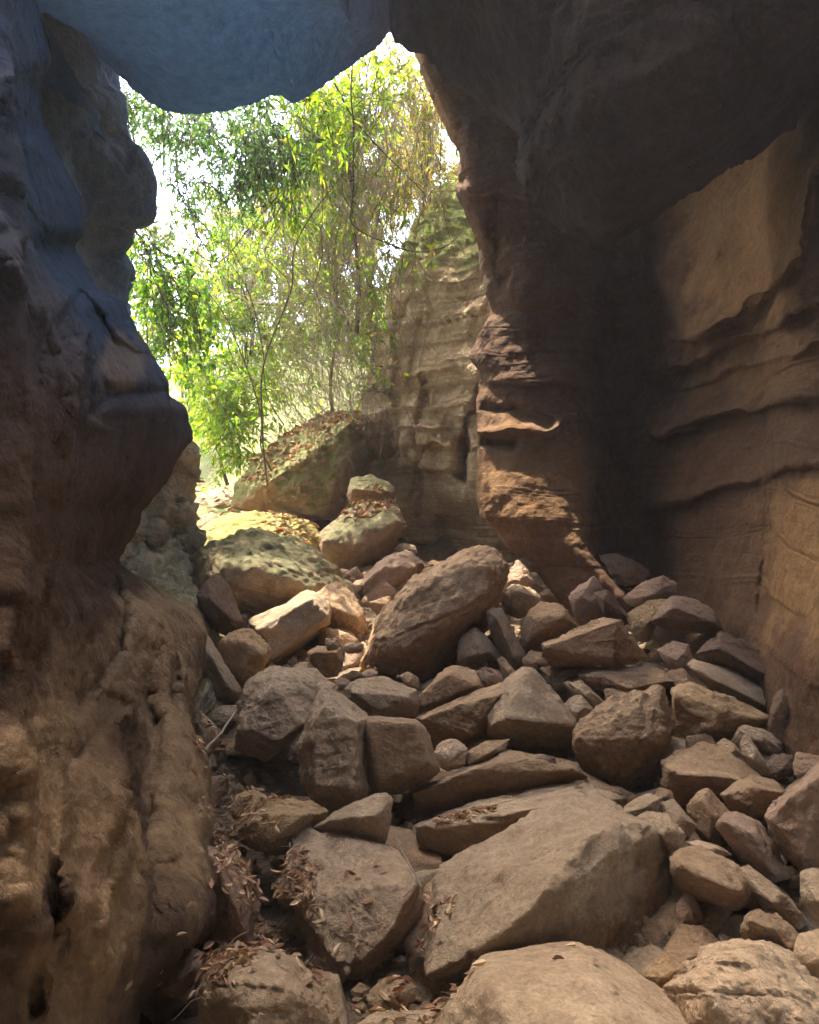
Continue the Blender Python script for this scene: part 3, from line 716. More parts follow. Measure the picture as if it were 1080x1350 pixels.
  [(549,1050,-.12),(600,1026,-.16),(650,1009,-.18),(690,1004,-.18),(720,1018,-.2),(757,1014,-.2)], dict(d=3.75, lean=.35, sharp=110, cuts=2, bedamt=2)),
 (B, 'broad flat-topped slab with dry leaves and a dark front', 'grey',
  [(547,1087),(573,1086),(600,1074),(671,1044),(740,1036),(781,1037),(823,1054),(812,1068),(740,1078),(696,1100),(640,1130),(575,1150),(563,1172),(552,1122)],
  [(553,1089,-.15),(590,1091,-.22),(650,1085,-.25),(700,1067,-.25),(760,1058,-.2)], dict(d=3.35, lean=.7, sharp=110, cuts=2, bedamt=2)),
 (B, 'huge split boulder, bright grooved top and a dark right face, nearest the middle', 'grey',
  [(552,1243),(560,1205),(569,1178),(582,1141),(626,1118),(668,1097),(710,1079),(747,1055),(781,1051),(831,1074),(861,1084),(881,1114),(889,1180),(886,1216),(865,1267),(845,1290),(780,1300),(600,1318),(590,1322),(566,1294)],
  [(565,1289,-.34),(604,1264,-.38),(654,1240,-.40),(689,1211,-.40),(717,1180,-.36),(745,1141,-.22),(787,1099,-.02),(819,1087,.10),(861,1088,.22)],
  dict(d=2.75, lean=.42, sharp=150, cuts=1, rough=.9, thick=.6, under=0, yaw=.12)),
 (K, 'pale broken rock on the right shoulder of the huge split boulder', 'pale', [(836,1077),(850,1069),(880,1073),(902,1098),(899,1125),(882,1122),(868,1098)], [], dict(d=2.95)),
 (K, 'flat pale stone lying above the huge split boulder', 'pale', [(812,1074),(835,1055),(855,1046),(872,1051),(868,1068),(832,1084)], [], dict(d=3.05, lean=.8)),
 (K, 'two-toned pale stone behind the pale broken rock', 'grey', [(866,1058),(888,1054),(902,1067),(919,1088),(907,1107),(890,1097),(875,1081)], [], dict(d=3.1)),
 (B, 'flat-topped arrow-shaped slab below the crumbly orange block', 'tan',
  [(874,1003),(897,988),(928,976),(965,990),(999,1022),(985,1032),(958,1042),(920,1050),(900,1062),(878,1051),(872,1035)],
  [(884,1014,-.1),(897,1021,-.18),(930,1023,-.22),(975,1029,-.22)], dict(d=3.6, lean=.8, sharp=110, cuts=3)),
 (T, 'small brown stone behind the arrow-shaped slab', 'tan', [(944,980),(955,973),(967,980),(983,999),(975,1007),(956,993)], [], dict()),
 (K, 'slim upright stone with a pale tip right of the arrow-shaped slab', 'pale', [(976,982),(980,968),(988,970),(1002,990),(1018,1018),(1006,1024),(990,1010),(979,995)], [], dict(d=3.75)),
 (K, 'dark rounded stone with a pale chipped end, above the slim upright stone', 'grey', [(974,963),(985,957),(1010,969),(1031,988),(1015,994),(990,977)], [], dict(d=3.95, sharp=12)),
 (T, 'dim smooth stone at the foot of the dark upright boulder', 'dark', [(1014,1008),(1030,993),(1046,995),(1049,1018),(1025,1027),(1015,1021)], [], dict(d=3.7)),
 (K, 'brown block at the right edge below the dark upright boulder', 'tan', [(1046,1008),(1050,991),(1085,997),(1100,1012),(1085,1024),(1060,1028),(1048,1022)], [], dict(d=3.6)),
 (K, 'two-faced brown rock between arrow-shaped slab and the right edge', 'tan',
  [(951,1046),(975,1029),(998,1022),(1020,1029),(1038,1044),(1020,1077),(990,1075),(962,1067)], [(958,1048,-.1),(989,1040,-.3),(985,1065,-.25),(1030,1045,-.1)], dict(d=3.35, sharp=110)),
 (B, 'large dark boulder with a pale rim cut by the right edge of the view', 'red',
  [(1011,1077),(1025,1054),(1050,1029),(1080,1008),(1130,1005),(1150,1060),(1150,1150),(1060,1152),(1030,1124),(1014,1097)],
  [(1019,1080,-.2),(1045,1050,-.25),(1085,1024,-.25),(1060,1130,-.3)], dict(d=2.95, lean=.4, sharp=150)),
 (K, 'narrow standing stone with a ridged edge, behind the slanting brown rock', 'tan',
  [(906,1062),(920,1045),(936,1039),(951,1055),(967,1078),(968,1112),(948,1118),(925,1105),(911,1083)], [(925,1055,-.15),(938,1075,-.3),(935,1105,-.25)], dict(d=3.2, lean=.3)),
 (B, 'slanting brown rock pointing up left beside the large dark boulder', 'red',
  [(943,1087),(955,1072),(973,1071),(1000,1082),(1025,1120),(1040,1157),(1017,1163),(986,1146),(955,1108)], [(955,1085,-.25),(995,1100,-.25),(1020,1150,-.25)], dict(d=2.95, lean=.35)),
 (T, 'thin pale flake on top of the long rounded rock', 'pale', [(903,1110),(920,1108),(950,1116),(965,1127),(945,1131),(918,1121)], [], dict(d=2.95, lean=.7)),
 (B, 'long rounded rock with a rough lit top right of the huge split boulder', 'tan',
  [(880,1137),(890,1120),(907,1114),(932,1118),(970,1138),(991,1155),(994,1177),(975,1200),(938,1192),(900,1175),(882,1157)],
  [(888,1140,-.2),(930,1158,-.3),(982,1178,-.2)], dict(d=2.75, sharp=13, rough=1.3)),
 (K, 'long thin grey stone slanting down to the right edge', 'grey', [(976,1146),(986,1141),(1012,1163),(1042,1184),(1067,1216),(1052,1224),(1010,1198),(985,1168)], [], dict(d=2.72)),
 (K, 'whitish rock at the right edge halfway up the foreground', 'pale', [(1054,1150),(1062,1144),(1092,1147),(1110,1200),(1095,1222),(1075,1212),(1058,1187)], [], dict(d=2.55)),
 (K, 'rough knobbly rock above the large pale foreground rock', 'tan', [(977,1228),(985,1206),(1005,1199),(1022,1205),(1047,1225),(1056,1242),(1045,1268),(1010,1255),(983,1250)],
  [(990,1215,-.2),(1020,1225,-.3),(1040,1250,-.25)], dict(d=2.5, rough=1.8)),
 (K, 'pale rock at the right edge above the frame corner', 'pale', [(1046,1254),(1055,1231),(1080,1224),(1120,1230),(1120,1300),(1070,1290),(1052,1274)], [], dict(d=2.35)),
 (K, 'brown stone in the shade right of the huge split boulder', 'red', [(890,1198),(900,1177),(913,1178),(926,1205),(922,1224),(895,1224)], [], dict(d=2.75)),
 (K, 'smooth brown rock in the gap below the small shaded stone', 'tan', [(852,1290),(878,1248),(895,1221),(926,1222),(952,1246),(935,1275),(905,1290)], [], dict(d=2.6)),
 (K, 'small orange block between the foreground slab and the large pale rock', 'orange', [(847,1286),(868,1263),(881,1257),(907,1276),(897,1294),(878,1306),(858,1302)], [], dict(d=2.35)),
 (B, 'large pale jagged rock filling the bottom right corner', 'pale',
  [(878,1302),(908,1276),(940,1255),(990,1244),(1020,1249),(1050,1280),(1090,1312),(1140,1400),(1140,1450),(930,1450),(918,1352),(888,1317)],
  [(900,1298,-.1),(967,1262,-.05),(950,1312,-.30),(1010,1300,-.25),(930,1352,-.35),(1060,1350,-.3)], dict(d=2.1, lean=.75, sharp=150, rough=1.35)),
 (B, 'broad smooth slab rising from the bottom edge in front of the huge boulder', 'pale',
  [(540,1400),(580,1350),(602,1314),(611,1281),(634,1262),(668,1245),(697,1239),(753,1237),(781,1259),(838,1281),(900,1316),(945,1365),(960,1450),(540,1450)],
  [(640,1290,-.02),(780,1290,-.05),(700,1400,-.45),(860,1380,-.4)], dict(d=1.98, lean=.75, sharp=34, rough=.6, thick=.5)),
 (B, 'D-shaped boulder with a flat grey top and dark undercut, bottom centre', 'grey',
  [(387,1095),(407,1090),(447,1092),(482,1103),(521,1123),(542,1150),(558,1184),(554,1218),(528,1252),(488,1292),(461,1309),(440,1299),(413,1259),(396,1218),(387,1178)],
  [(391,1180,.12),(404,1205,.02),(422,1238,-.1),(445,1266,-.16),(476,1268,-.16),(505,1236,-.06),(527,1200,.06),(547,1165,.22)],
  dict(d=2.66, lean=.85, sharp=150, cuts=0, rough=.9, under=.3)),
 (B, 'rounded pale rock at the bottom left of the floor', 'pale',
  [(263,1308),(272,1270),(300,1251),(355,1248),(392,1260),(407,1285),(432,1322),(455,1350),(450,1430),(275,1430),(264,1350)],
  [(290,1290,-.05),(370,1290,-.1),(350,1400,-.35)], dict(d=2.08, lean=.65, sharp=16, rough=1.0)),
 (K, 'small shaded rock between the D-shaped boulder and the bottom edge', 'tan', [(485,1313),(503,1291),(523,1284),(547,1300),(546,1319),(530,1338),(500,1342),(485,1332)], [], dict(d=2.3)),
 (K, 'pale strip of rock at the bottom edge under the small shaded rock', 'pale', [(455,1360),(500,1337),(560,1329),(590,1330),(600,1420),(455,1420)], [], dict(d=2.05, lean=.8)),
 (K, 'flat orange rock behind the D-shaped boulder', 'orange',
  [(303,1102),(320,1088),(340,1063),(360,1056),(413,1057),(434,1070),(420,1089),(395,1096),(385,1122),(363,1125),(330,1118)], [(345,1078,-.05),(400,1075,-.1),(360,1108,-.25)], dict(d=3.05, lean=.8)),
 (K, 'jagged grey rock with a notched crest behind the D-shaped boulder', 'grey',
  [(414,1092),(447,1066),(471,1066),(488,1050),(508,1044),(518,1053),(514,1095),(505,1125),(460,1110),(430,1095)], [(440,1080,-.1),(495,1075,-.2)], dict(d=3.05)),
 (T, 'small orange-brown stone among dead leaves', 'orange', [(302,1067),(312,1048),(333,1041),(352,1049),(354,1062),(330,1077),(310,1082)], [], dict(d=3.3, sharp=14)),
 (B, 'flat sunken slab along the left wall beside the dead leaves', 'red',
  [(272,1116),(310,1122),(333,1160),(342,1192),(328,1220),(330,1252),(290,1264),(258,1233),(262,1180)], [(290,1150,-.02),(310,1200,-.05)], dict(d=2.62, lean=1.0, thick=.4)),
 (K, 'reddish rock in the lower left corner by the left wall', 'red', [(210,1308),(225,1263),(250,1249),(269,1257),(274,1276),(252,1300),(230,1315)], [], dict(d=2.3)),
 (K, 'brown stone tucked under the left edge of the D-shaped boulder', 'tan', [(361,1172),(375,1145),(390,1130),(398,1170),(400,1205),(372,1200)], [], dict(d=2.8)),
 (K, 'tan stone beside the twig against the left wall', 'tan', [(254,938),(262,934),(285,958),(290,975),(275,1000),(258,1000)], [], dict(d=3.9)),
 (K, 'grey stone half buried between the left wall and the large grey block', 'grey', [(276,945),(292,930),(312,930),(318,950),(300,968),(280,962)], [], dict(d=4.3)),
 (K, 'dim stone in the hollow left of the tall upright slab', 'dark', [(380,985),(392,968),(400,965),(402,1000),(392,1010),(382,1004)], [], dict(d=3.95)),
 (T, 'rounded stone wedged under the big rough block', 'tan', [(862,1050),(870,1038),(886,1042),(890,1056),(874,1060)], [], dict(d=3.4, sharp=12)),
 (T, 'small stone in the shadow under the pyramid rock', 'dark', [(705,1000),(716,994),(732,998),(735,1008),(716,1010)], [], dict(d=3.7, sharp=12)),
 (K, 'pale stone between pyramid rock and flat shelf slab', 'grey', [(742,900),(750,896),(768,912),(775,925),(760,925)], [], dict(d=4.7)),
 (K, 'brown ledge stone under the flat shelf slab', 'tan', [(795,908),(822,905),(852,912),(850,925),(820,930),(800,925)], [], dict(d=4.6)),
 (K, 'tan rock behind the crumbly orange block', 'tan', [(880,885),(900,880),(915,895),(925,908),(905,915),(885,905)], [], dict(d=4.7)),
 (K, 'grey stone left of the huge split boulder under the leaf-strewn slab', 'tan', [(552,1200),(560,1170),(580,1150),(592,1160),(585,1200),(570,1215)], [], dict(d=2.95)),
]
for kind, label, mat, outl, ridge, kw in ROCKS:
    rock(kind, label, mat, outl, ridge, **kw)

OVER = [
 # great angular blocks of the right-hand overhang
 ([(505,-160,6.4),(514,20,6.4),(528,40,6.35),(560,58,6.2),(642,128,5.8),(688,186,5.6),(860,230,5.6),(1000,-200,5.6),
   (575,0,5.7),(650,70,5.25),(710,160,5.1),(800,100,4.6),(620,-200,4.4),(900,-250,4.2),(700,-400,6.5),(900,-200,6.5)], 'dark broken ceiling block with a bright ragged rim at the right of the opening'),
 ([(688,190,5.5),(690,234,5.45),(740,289,5.3),(790,323,5.2),(895,269,5.0),(1001,199,4.9),(1090,118,4.8),(1260,-20,4.6),(1250,-300,4.6),(900,-300,5.2),
   (724,165,5.0),(742,250,4.95),(795,300,4.85),(770,130,4.35),(900,60,3.9),(960,170,4.3),(1150,-100,3.6),(800,-150,3.9),(860,150,6.2),(1000,0,6.2)], 'lowest dark angular overhang slab at the upper right, pointing down'),
]
for k, (pts, lab) in enumerate(OVER):
    V, Fc, c, s2 = hull_rock([P(*p) for p in pts], 7, 640 + k, 150, 0.75, bed=(0.35, 0.1, 1.0), cuts=0, bedamt=3.5, merge=0.9995)
    o = mesh_np('cave_ceiling', V, Fc, M['ceil']); tag(o, lab, None, None, 'structure')

# loose rubble filling the gaps between the rocks
rng = np.random.default_rng(77)
nfill = 0
for k in range(290):
    py = rng.uniform(700, 1345) if k < 230 else rng.uniform(690, 760)
    if py > 1050: lo, hi = 210, 1090
    elif py > 880: lo, hi = 262, 1090
    else: lo, hi = 430, 1020
    if k >= 230: lo, hi = 440, 700
    px = rng.uniform(lo, hi)
    if 285 < px < 390 and 1010 < py < 1250: continue
    d = Dp(py) * rng.uniform(1.0, 1.06) + 0.12
    x = (px - 540) / F * d
    z = zg(np.array([x]), np.array([d]))[0]
    sz = rng.uniform(0.05, 0.15) * (0.8 + 0.5 * d / 8)
    c = np.array([x, d, z + sz * 0.15 + rng.uniform(0, 0.05)])
    q = c + rng.normal(size=(14, 3)) * np.array([1, 0.9, 0.6]) * sz * 0.7
    V, Fc, cc, s2 = hull_rock(q, 4, 500 + k, 24, 1.0)
    SURF.append((V, Fc))
    o = mesh_np('stone', V, Fc, M[rng.choice(['tan', 'grey', 'red', 'pale', 'dark'], p=[.4, .27, .13, .1, .1])])
    set_origin(o, [cc[0], cc[1], float(V[:, 2].min())])
    tag(o, 'small loose stone lying in the gaps between the bigger rocks', 'stone', 'loose stones between the rocks')

# gravel and chips, uncountable
rng = np.random.default_rng(31)
n = 6500
V0, F0 = ico(1)
gy = 1.8 + 8.2 * rng.uniform(0, 1, n) ** 1.5; gx = rng.uniform(-1, 1, n) * (0.62 * gy + 0.3)
gz = zg(gx, gy) ; sz = rng.uniform(0.006, 0.026, n) * (1 + gy * 0.12)
pg = np.stack([gx, gy, gz], 1); pg[:, 2] += 0.06 * fbm(pg * 2.0, 5, 4) + sz * .4
A = V0[None] * (0.75 + 0.5 * rng.uniform(size=(n, len(V0), 1))) * (sz[:, None] * rng.uniform(.55, 1.3, (n, 3)))[:, None, :]
Vg = (A + pg[:, None, :]).reshape(-1, 3); Fq = (F0[None] + (np.arange(n) * len(V0))[:, None, None]).reshape(-1, 3)
o = mesh_np('gravel', Vg, Fq, M['tan'], False); tag(o, 'gravel and stone chips between the rocks', None, None, 'stuff')
# ------------------------------------------------------------------ unseen back of the cave, added so skylight enters only overhead
rows = []
for x in (-6.5, -4, -2, 0, 2, 4, 6.5):
    rows.append([np.array([x, -3.0 - 0.2 * abs(x), z]) for z in (-1.0, 0.5, 2.0, 3.5, 5.0, 7.0)] )
o = loft('cave_wall', rows, 60, 60, M['wallR'], amp=0.1, seed=91, keep=False)  # added to stop frontal fill on the near rocks
tag(o, 'unseen rear cave wall added behind the viewer to cut light from there', None, None, 'structure')

rows = []
for x, ye in ((-9, 3.6), (-5, 3.5), (-3.2, 3.2), (-2.8, 2.2), (-2.4, 1.7), (0, 1.6), (2.0, 1.7), (2.6, 2.4), (3.0, 3.2), (5, 3.4), (9, 3.4)):
    rows.append([np.array([x, y, z]) for y, z in ((-3.6, 6.2), (-3.4, 5.0), (-2.4, 4.6), (-1.0, 4.5), (ye - .4, 4.6), (ye, 5.0), (ye - .3, 6.0))])
o = loft('cave_ceiling', rows, 160, 80, M['ceil'], amp=0.1, seed=92, keep=False)  # added roof, edge shaped so light drops from above the near rocks
tag(o, 'unseen cave roof added behind the viewer, its overhead gap shaped to let in skylight', None, None, 'structure')
rows = []
for y in (-5, -3, -1, 1, 3, 4.5, 6.0):
    rows.append([np.array([x + 0.15 * y * (y > 3), y, z]) for x, z in ((-3.2, 4.4), (-3.7, 5.5), (-4.2, 7.0), (-4.8, 8.0), (-5.5, 9.0), (-6.5, 11.5), (-9, 11.5))])
o = loft('cliff', rows, 80, 80, M['ceil'], amp=0.12, seed=93, keep=False)  # added out of view to keep sun from the roof gap
tag(o, 'unseen sun-blocking cliff added above the left side of the cave roof', None, None, 'structure')

# ------------------------------------------------------------------ vegetation
def tube(path, r0, r1, nseg=5):
    path = np.array(path, float); n = len(path)
    T = np.gradient(path, axis=0); T /= np.linalg.norm(T, axis=1)[:, None] + 1e-9
    up = np.array([0.13, 0.31, 0.94]); A = np.cross(T, up); A /= np.linalg.norm(A, axis=1)[:, None] + 1e-9
    Bv = np.cross(T, A)
    rr = np.linspace(r0, r1, n)
    an = np.linspace(0, 2 * np.pi, nseg, endpoint=False)
    V = (path[:, None, :] + rr[:, None, None] * (np.cos(an)[None, :, None] * A[:, None, :] + np.sin(an)[None, :, None] * Bv[:, None, :])).reshape(-1, 3)
    i = np.arange(n - 1)[:, None] * nseg; j = np.arange(nseg)[None, :]; j2 = (j + 1) % nseg
    Fc = np.stack([i + j, i + j2, i + nseg + j2, i + nseg + j], -1).reshape(-1, 4)
    return V, Fc

class Acc:
    def __init__(s): s.V = []; s.F = []; s.n = 0; s.C = []
    def add(s, V, Fc, c=None):
        s.V.append(V); s.F.append(Fc + s.n); s.n += len(V)
        if c is not None: s.C.append(c)
    def build(s, name, mat, parent=None, smooth=True):
        o = mesh_np(name, np.vstack(s.V), np.vstack(s.F), mat, smooth, parent)
        if s.C:
            at = o.data.color_attributes.new('tint', 'FLOAT_COLOR', 'POINT')
            C = np.vstack(s.C); C = np.hstack([C, np.ones((len(C), 1))]).astype(np.float32)
            at.data.foreach_set('color', C.ravel())
        return o

def leaves(acc, pos, direc, L, wid, rng, cols, fold=0.25, droop=0.2):
    """many lance-shaped folded leaves: pos, direc (n,3)"""
    n = len(pos); D = direc / (np.linalg.norm(direc, axis=1)[:, None] + 1e-9)
    rnd = rng.normal(size=(n, 3)); S = np.cross(D, rnd); S /= np.linalg.norm(S, axis=1)[:, None] + 1e-9
    Nn = np.cross(S, D)
    L = L * rng.uniform(0.6, 1.25, (n, 1)); W = L * wid
    b = pos; tip = pos + D * L + np.array([0, 0, -1]) * L * droop
    l1 = pos + D * L * .30 + S * W + Nn * W * fold; r1 = pos + D * L * .30 - S * W + Nn * W * fold
    l2 = pos + D * L * .68 + S * W * .8 + Nn * W * fold - np.array([0, 0, 1]) * L * droop * .4
    r2 = pos + D * L * .68 - S * W * .8 + Nn * W * fold - np.array([0, 0, 1]) * L * droop * .4
    V = np.stack([b, l1, l2, tip, r2, r1], 1).reshape(-1, 3)
    i = np.arange(n)[:, None] * 6
    Fc = np.concatenate([i + np.array([[0, 1, 2, 3]]), i + np.array([[0, 3, 4, 5]])], 0)
    cols = np.array(cols); c = cols[rng.integers(0, len(cols), n)] * rng.uniform(0.6, 1.2, (n, 1)) * np.array([1.12, 1.05, 0.9])
    acc.add(V, Fc, np.repeat(c, 6, axis=0))

def leaf_mat(name, trans=0.55, rough=0.6):
    m = bpy.data.materials.new(name); m.use_nodes = True; nt = m.node_tree; nt.nodes.clear(); q = NB(nt)
    at = q.n('ShaderNodeAttribute'); at.attribute_name = 'tint'
    geo = q.n('ShaderNodeNewGeometry')
    nz = q.ramp(q.noise(geo.outputs['Position'], 30, 3), [(0.3, (.8, .8, .8)), (.7, (1.15, 1.15, 1.1))])
    c = q.mix(1.0, at.outputs['Color'], nz, 'MULTIPLY')
    d = q.n('ShaderNodeBsdfPrincipled'); d.inputs['Roughness'].default_value = rough
    d.inputs['Specular IOR Level'].default_value = 0.3
    t = q.n('ShaderNodeBsdfTranslucent'); q.l(c, d.inputs['Base Color'])
    q.l(q.mix(1.0, c, (1.3, 1.2, 0.55), 'MULTIPLY'), t.inputs['Color'])
    mx = q.n('ShaderNodeMixShader'); mx.inputs[0].default_value = trans
    q.l(d.outputs[0], mx.inputs[1]); q.l(t.outputs[0], mx.inputs[2])
    ou = q.n('ShaderNodeOutputMaterial'); q.l(mx.outputs[0], ou.inputs['Surface'])
    return m
M['leaf'] = leaf_mat('green_leaf', .6); M['dry'] = leaf_mat('dry_leaf', 0.15, 0.8)
def bark(name, a, b):
    m, nt, bs = new_mat(name); q = NB(nt); geo = q.n('ShaderNodeNewGeometry')
    q.l(q.ramp(q.noise(geo.outputs['Position'], 12, 5), [(0.3, a), (0.7, b)]), bs.inputs['Base Color']); return m
M['bark'] = bark('grey_brown_bark', (0.07, 0.05, 0.035), (0.17, 0.13, 0.09))
M['twig'] = bark('pale_dry_twig', (0.20, 0.15, 0.10), (0.34, 0.27, 0.19))

BRIGHT = [(0.14, 0.30, 0.025), (0.20, 0.36, 0.03), (0.27, 0.40, 0.04), (0.10, 0.24, 0.025), (0.32, 0.38, 0.05)]
YELLOW = [(0.27, 0.42, 0.05), (0.32, 0.42, 0.06), (0.22, 0.38, 0.05), (0.18, 0.33, 0.04), (0.24, 0.38, 0.06)]
DEEP = [(0.06, 0.16, 0.04), (0.08, 0.20, 0.05), (0.05, 0.13, 0.05), (0.10, 0.22, 0.06)]
TEAL = [(0.07, 0.17, 0.08), (0.09, 0.20, 0.10), (0.06, 0.14, 0.08), (0.12, 0.22, 0.09)]
OLIVE = [(0.20, 0.22, 0.08), (0.26, 0.26, 0.12), (0.17, 0.22, 0.06), (0.28, 0.24, 0.12), (0.32, 0.22, 0.12)]
FAR = [(0.22, 0.30, 0.10), (0.28, 0.34, 0.14), (0.20, 0.26, 0.10), (0.34, 0.30, 0.18)]
RUST = [(0.30, 0.13, 0.06), (0.22, 0.11, 0.06), (0.36, 0.2, 0.11), (0.17, 0.09, 0.05), (0.42, 0.27, 0.17)]

def curve(a, b, sag, rng, n=14, wob=0.04):
    a = np.array(a, float); b = np.array(b, float); t = np.linspace(0, 1, n)[:, None]
    L = np.linalg.norm(b - a)
    p = a + (b - a) * t + np.array([0, 0, 1.0]) * (4 * t * (1 - t)) * sag * L
    k = rng.normal(size=(3, 3)) * wob * L
    p += np.sin(t * np.pi) * k[0] + np.sin(t * 2 * np.pi) * k[1] * .6 + np.sin(t * 3.7 * np.pi) * k[2] * .3 * np.sin(t * np.pi)
    return p

def tree(kind, label, cat, base, top, blobs, L, wid, cols, group=None, seed=1, r0=0.05, per=90, droop=0.25, dens=1.0, barkm='bark'):
    """trunk from base to top, a limb to every clump, twigs in it and leaves on the twigs"""
    rng = np.random.default_rng(seed)
    root = bpy.data.objects.new(kind, None); COL.objects.link(root); b = P(*base); root.location = [float(v) for v in b]
    tag(root, label, cat, group)
    tr = curve(b, P(*top), 0.02, rng, 24, 0.03)
    at = Acc(); V, Fc = tube(tr, r0, r0 * .35, 7); at.add(V, Fc)
    al = Acc()
    for (px, py, d, rp, n) in blobs:
        for k in range(n):
            th = rng.uniform(0, 2 * np.pi); rr = rp * math.sqrt(rng.uniform(0, 1))
            c = P(px + rr * math.cos(th), py + rr * math.sin(th), d + rng.normal() * 0.45)
            i = int(rng.integers(8, 24)); st = tr[i]
            limb = curve(st, c, 0.10, rng, 12, 0.05)
            V, Fc = tube(limb, r0 * .26, 0.006, 4); at.add(V, Fc)
            R0 = rng.uniform(0.22, 0.5)
            for j in range(7):
                e = c + rng.normal(size=3) * R0 * np.array([.8, .8, .7]); e[2] -= 0.05
                s0 = limb[int(rng.integers(7, 12))]
                tw = curve(s0, e, 0.08, rng, 7, 0.04)
                V, Fc = tube(tw, 0.006, 0.0025, 3); at.add(V, Fc)
                m = max(3, int(per * dens * 1.45 / 7))
                ii = rng.integers(2, 7, m); pos = tw[ii] + rng.normal(size=(m, 3)) * 0.03
                dr = (e - s0)[None] / (np.linalg.norm(e - s0) + 1e-6) * .6 + rng.normal(size=(m, 3)) * .75 + np.array([0, 0, -droop * 1.5])
                leaves(al, pos, dr, L * .82, wid, rng, cols, droop=droop)
    shift = -b
    t = at.build('stem' if kind == 'hanging_branch' else 'trunk', M[barkm], root); f = al.build('leaves' if kind == 'hanging_branch' else 'crown', M['leaf'], root, False)
    for o in (t, f): o.location = [float(v) for v in shift]
    return root

G = 'shrubs on the hillside seen through the opening'
# far trees on the slope
tree('tree', 'pale olive tree farthest back at the left of the opening', 'tree', (215, 470, 24), (205, 330, 24), [(200, 350, 24, 55, 9), (250, 400, 23, 50, 7)], .22, .2, FAR, G, 11, .10, 90)
tree('tree', 'pale olive tree far back in the middle of the opening', 'tree', (330, 430, 22), (330, 260, 22), [(330, 300, 22, 75, 20), (385, 250, 21, 60, 14), (300, 380, 22, 60, 14), (420, 400, 22, 60, 14), (280, 480, 22, 50, 9)], .22, .2, FAR, G, 12, .10, 90)
tree('tree', 'dense green tree standing behind the mossy top of the outer cliff', 'tree', (430, 420, 17), (440, 230, 17), [(430, 220, 17, 60, 12), (410, 330, 17, 60, 10), (480, 260, 17, 50, 10), (520, 220, 17, 50, 14), (500, 320, 16, 35, 8), (560, 170, 17, 30, 6)], .16, .18, OLIVE + BRIGHT, G, 21, .07, 90)
tree('tree', 'grey-green tree far back high at the right of the opening', 'tree', (480, 400, 19), (500, 180, 19), [(505, 190, 19, 70, 13), (540, 130, 19, 50, 9), (470, 300, 19, 60, 9), (560, 215, 18, 35, 7)], .17, .16, OLIVE, G, 13, .09, 90)
# middle shrubs
tree('leafy_shrub', 'bright green shrub in the centre of the opening behind the thin dark stem', 'shrub', (330, 560, 12.5), (320, 380, 12.5),
     [(320, 330, 12.5, 55, 10), (300, 420, 12.3, 55, 10), (370, 390, 12.8, 50, 9), (340, 480, 12.5, 50, 8)], .125, .17, BRIGHT, G, 14, .035, 100)
tree('leafy_shrub', 'bright drooping shrub low at left just above the pale ledge', 'shrub', (300, 640, 11.5), (285, 520, 11.6),
     [(285, 545, 11.4, 36, 8), (262, 480, 11.6, 36, 7), (325, 540, 11.6, 40, 7), (300, 595, 11.2, 24, 4)], .13, .15, BRIGHT, G, 15, .03, 110)
tree('leafy_shrub', 'yellow-green shrub under the peak of the ceiling', 'shrub', (470, 440, 11.0), (470, 150, 10.8),
     [(470, 120, 10.8, 45, 10), (505, 75, 10.6, 22, 5), (425, 150, 10.9, 38, 8), (450, 200, 11.0, 45, 7)], .12, .2, YELLOW, G, 16, .035, 100)
tree('leafy_shrub', 'yellow-green shrub reaching down the right middle of the hillside', 'shrub', (440, 560, 12.0), (430, 300, 11.8),
     [(410, 270, 11.8, 45, 8), (440, 350, 11.8, 45, 8), (470, 430, 11.8, 32, 6), (400, 440, 12, 40, 7), (395, 330, 12, 40, 7)], .11, .16, YELLOW + BRIGHT, G, 17, .03, 90)
tree('leafy_shrub', 'fresh green sprig beside the mossy shoulder of the outer cliff', 'shrub', (495, 560, 11.2), (490, 460, 11.2),
     [(492, 500, 11.2, 20, 5), (500, 380, 11.3, 26, 6), (488, 445, 11.2, 18, 4)], .10, .14, BRIGHT, G, 18, .02, 80)
tree('leafy_shrub', 'grey-green feathery shrub against the upper right edge of the opening', 'shrub', (560, 330, 11.5), (565, 180, 11.2),
     [(560, 165, 11.2, 30, 7), (575, 230, 11.0, 26, 7), (530, 240, 11.4, 34, 7), (545, 110, 11.2, 24, 5)], .13, .09, OLIVE, G, 19, .025, 90)
tree('leafy_shrub', 'pale hazy shrub low at the far left of the opening', 'shrub', (245, 560, 15.0), (225, 430, 15.0),
     [(225, 450, 15, 45, 8), (262, 560, 14.5, 26, 5), (190, 400, 15, 35, 6)], .13, .2, BRIGHT + FAR, G, 20, .03, 90)
# near sprays hanging over the mouth
H2 = 'leafy branches hanging over the cave mouth'
tree('hanging_branch', 'broad-leaved dark green branch hanging beside the far left wall', 'branch', (150, 250, 8.4), (205, 360, 8.6),
     [(205, 385, 8.6, 34, 8), (228, 440, 8.6, 30, 6), (190, 340, 8.6, 18, 3), (250, 395, 8.7, 22, 4)], .075, .32, BRIGHT[:2] + DEEP, H2, 31, .012, 70)
tree('hanging_branch', 'dark feathery spray below the left ceiling lobe', 'branch', (250, 60, 9.2), (245, 160, 9.2),
     [(235, 175, 9.2, 36, 7), (285, 190, 9.2, 36, 7), (200, 150, 9.2, 24, 4)], .11, .16, TEAL, H2, 32, .015, 80)
tree('hanging_branch', 'dark feathery spray below the middle of the ceiling edge', 'branch', (360, 60, 9.6), (350, 170, 9.6),
     [(345, 180, 9.6, 36, 7), (390, 210, 9.6, 38, 8), (310, 240, 9.6, 30, 5), (350, 260, 9.8, 36, 5)], .11, .16, TEAL, H2, 33, .015, 80)
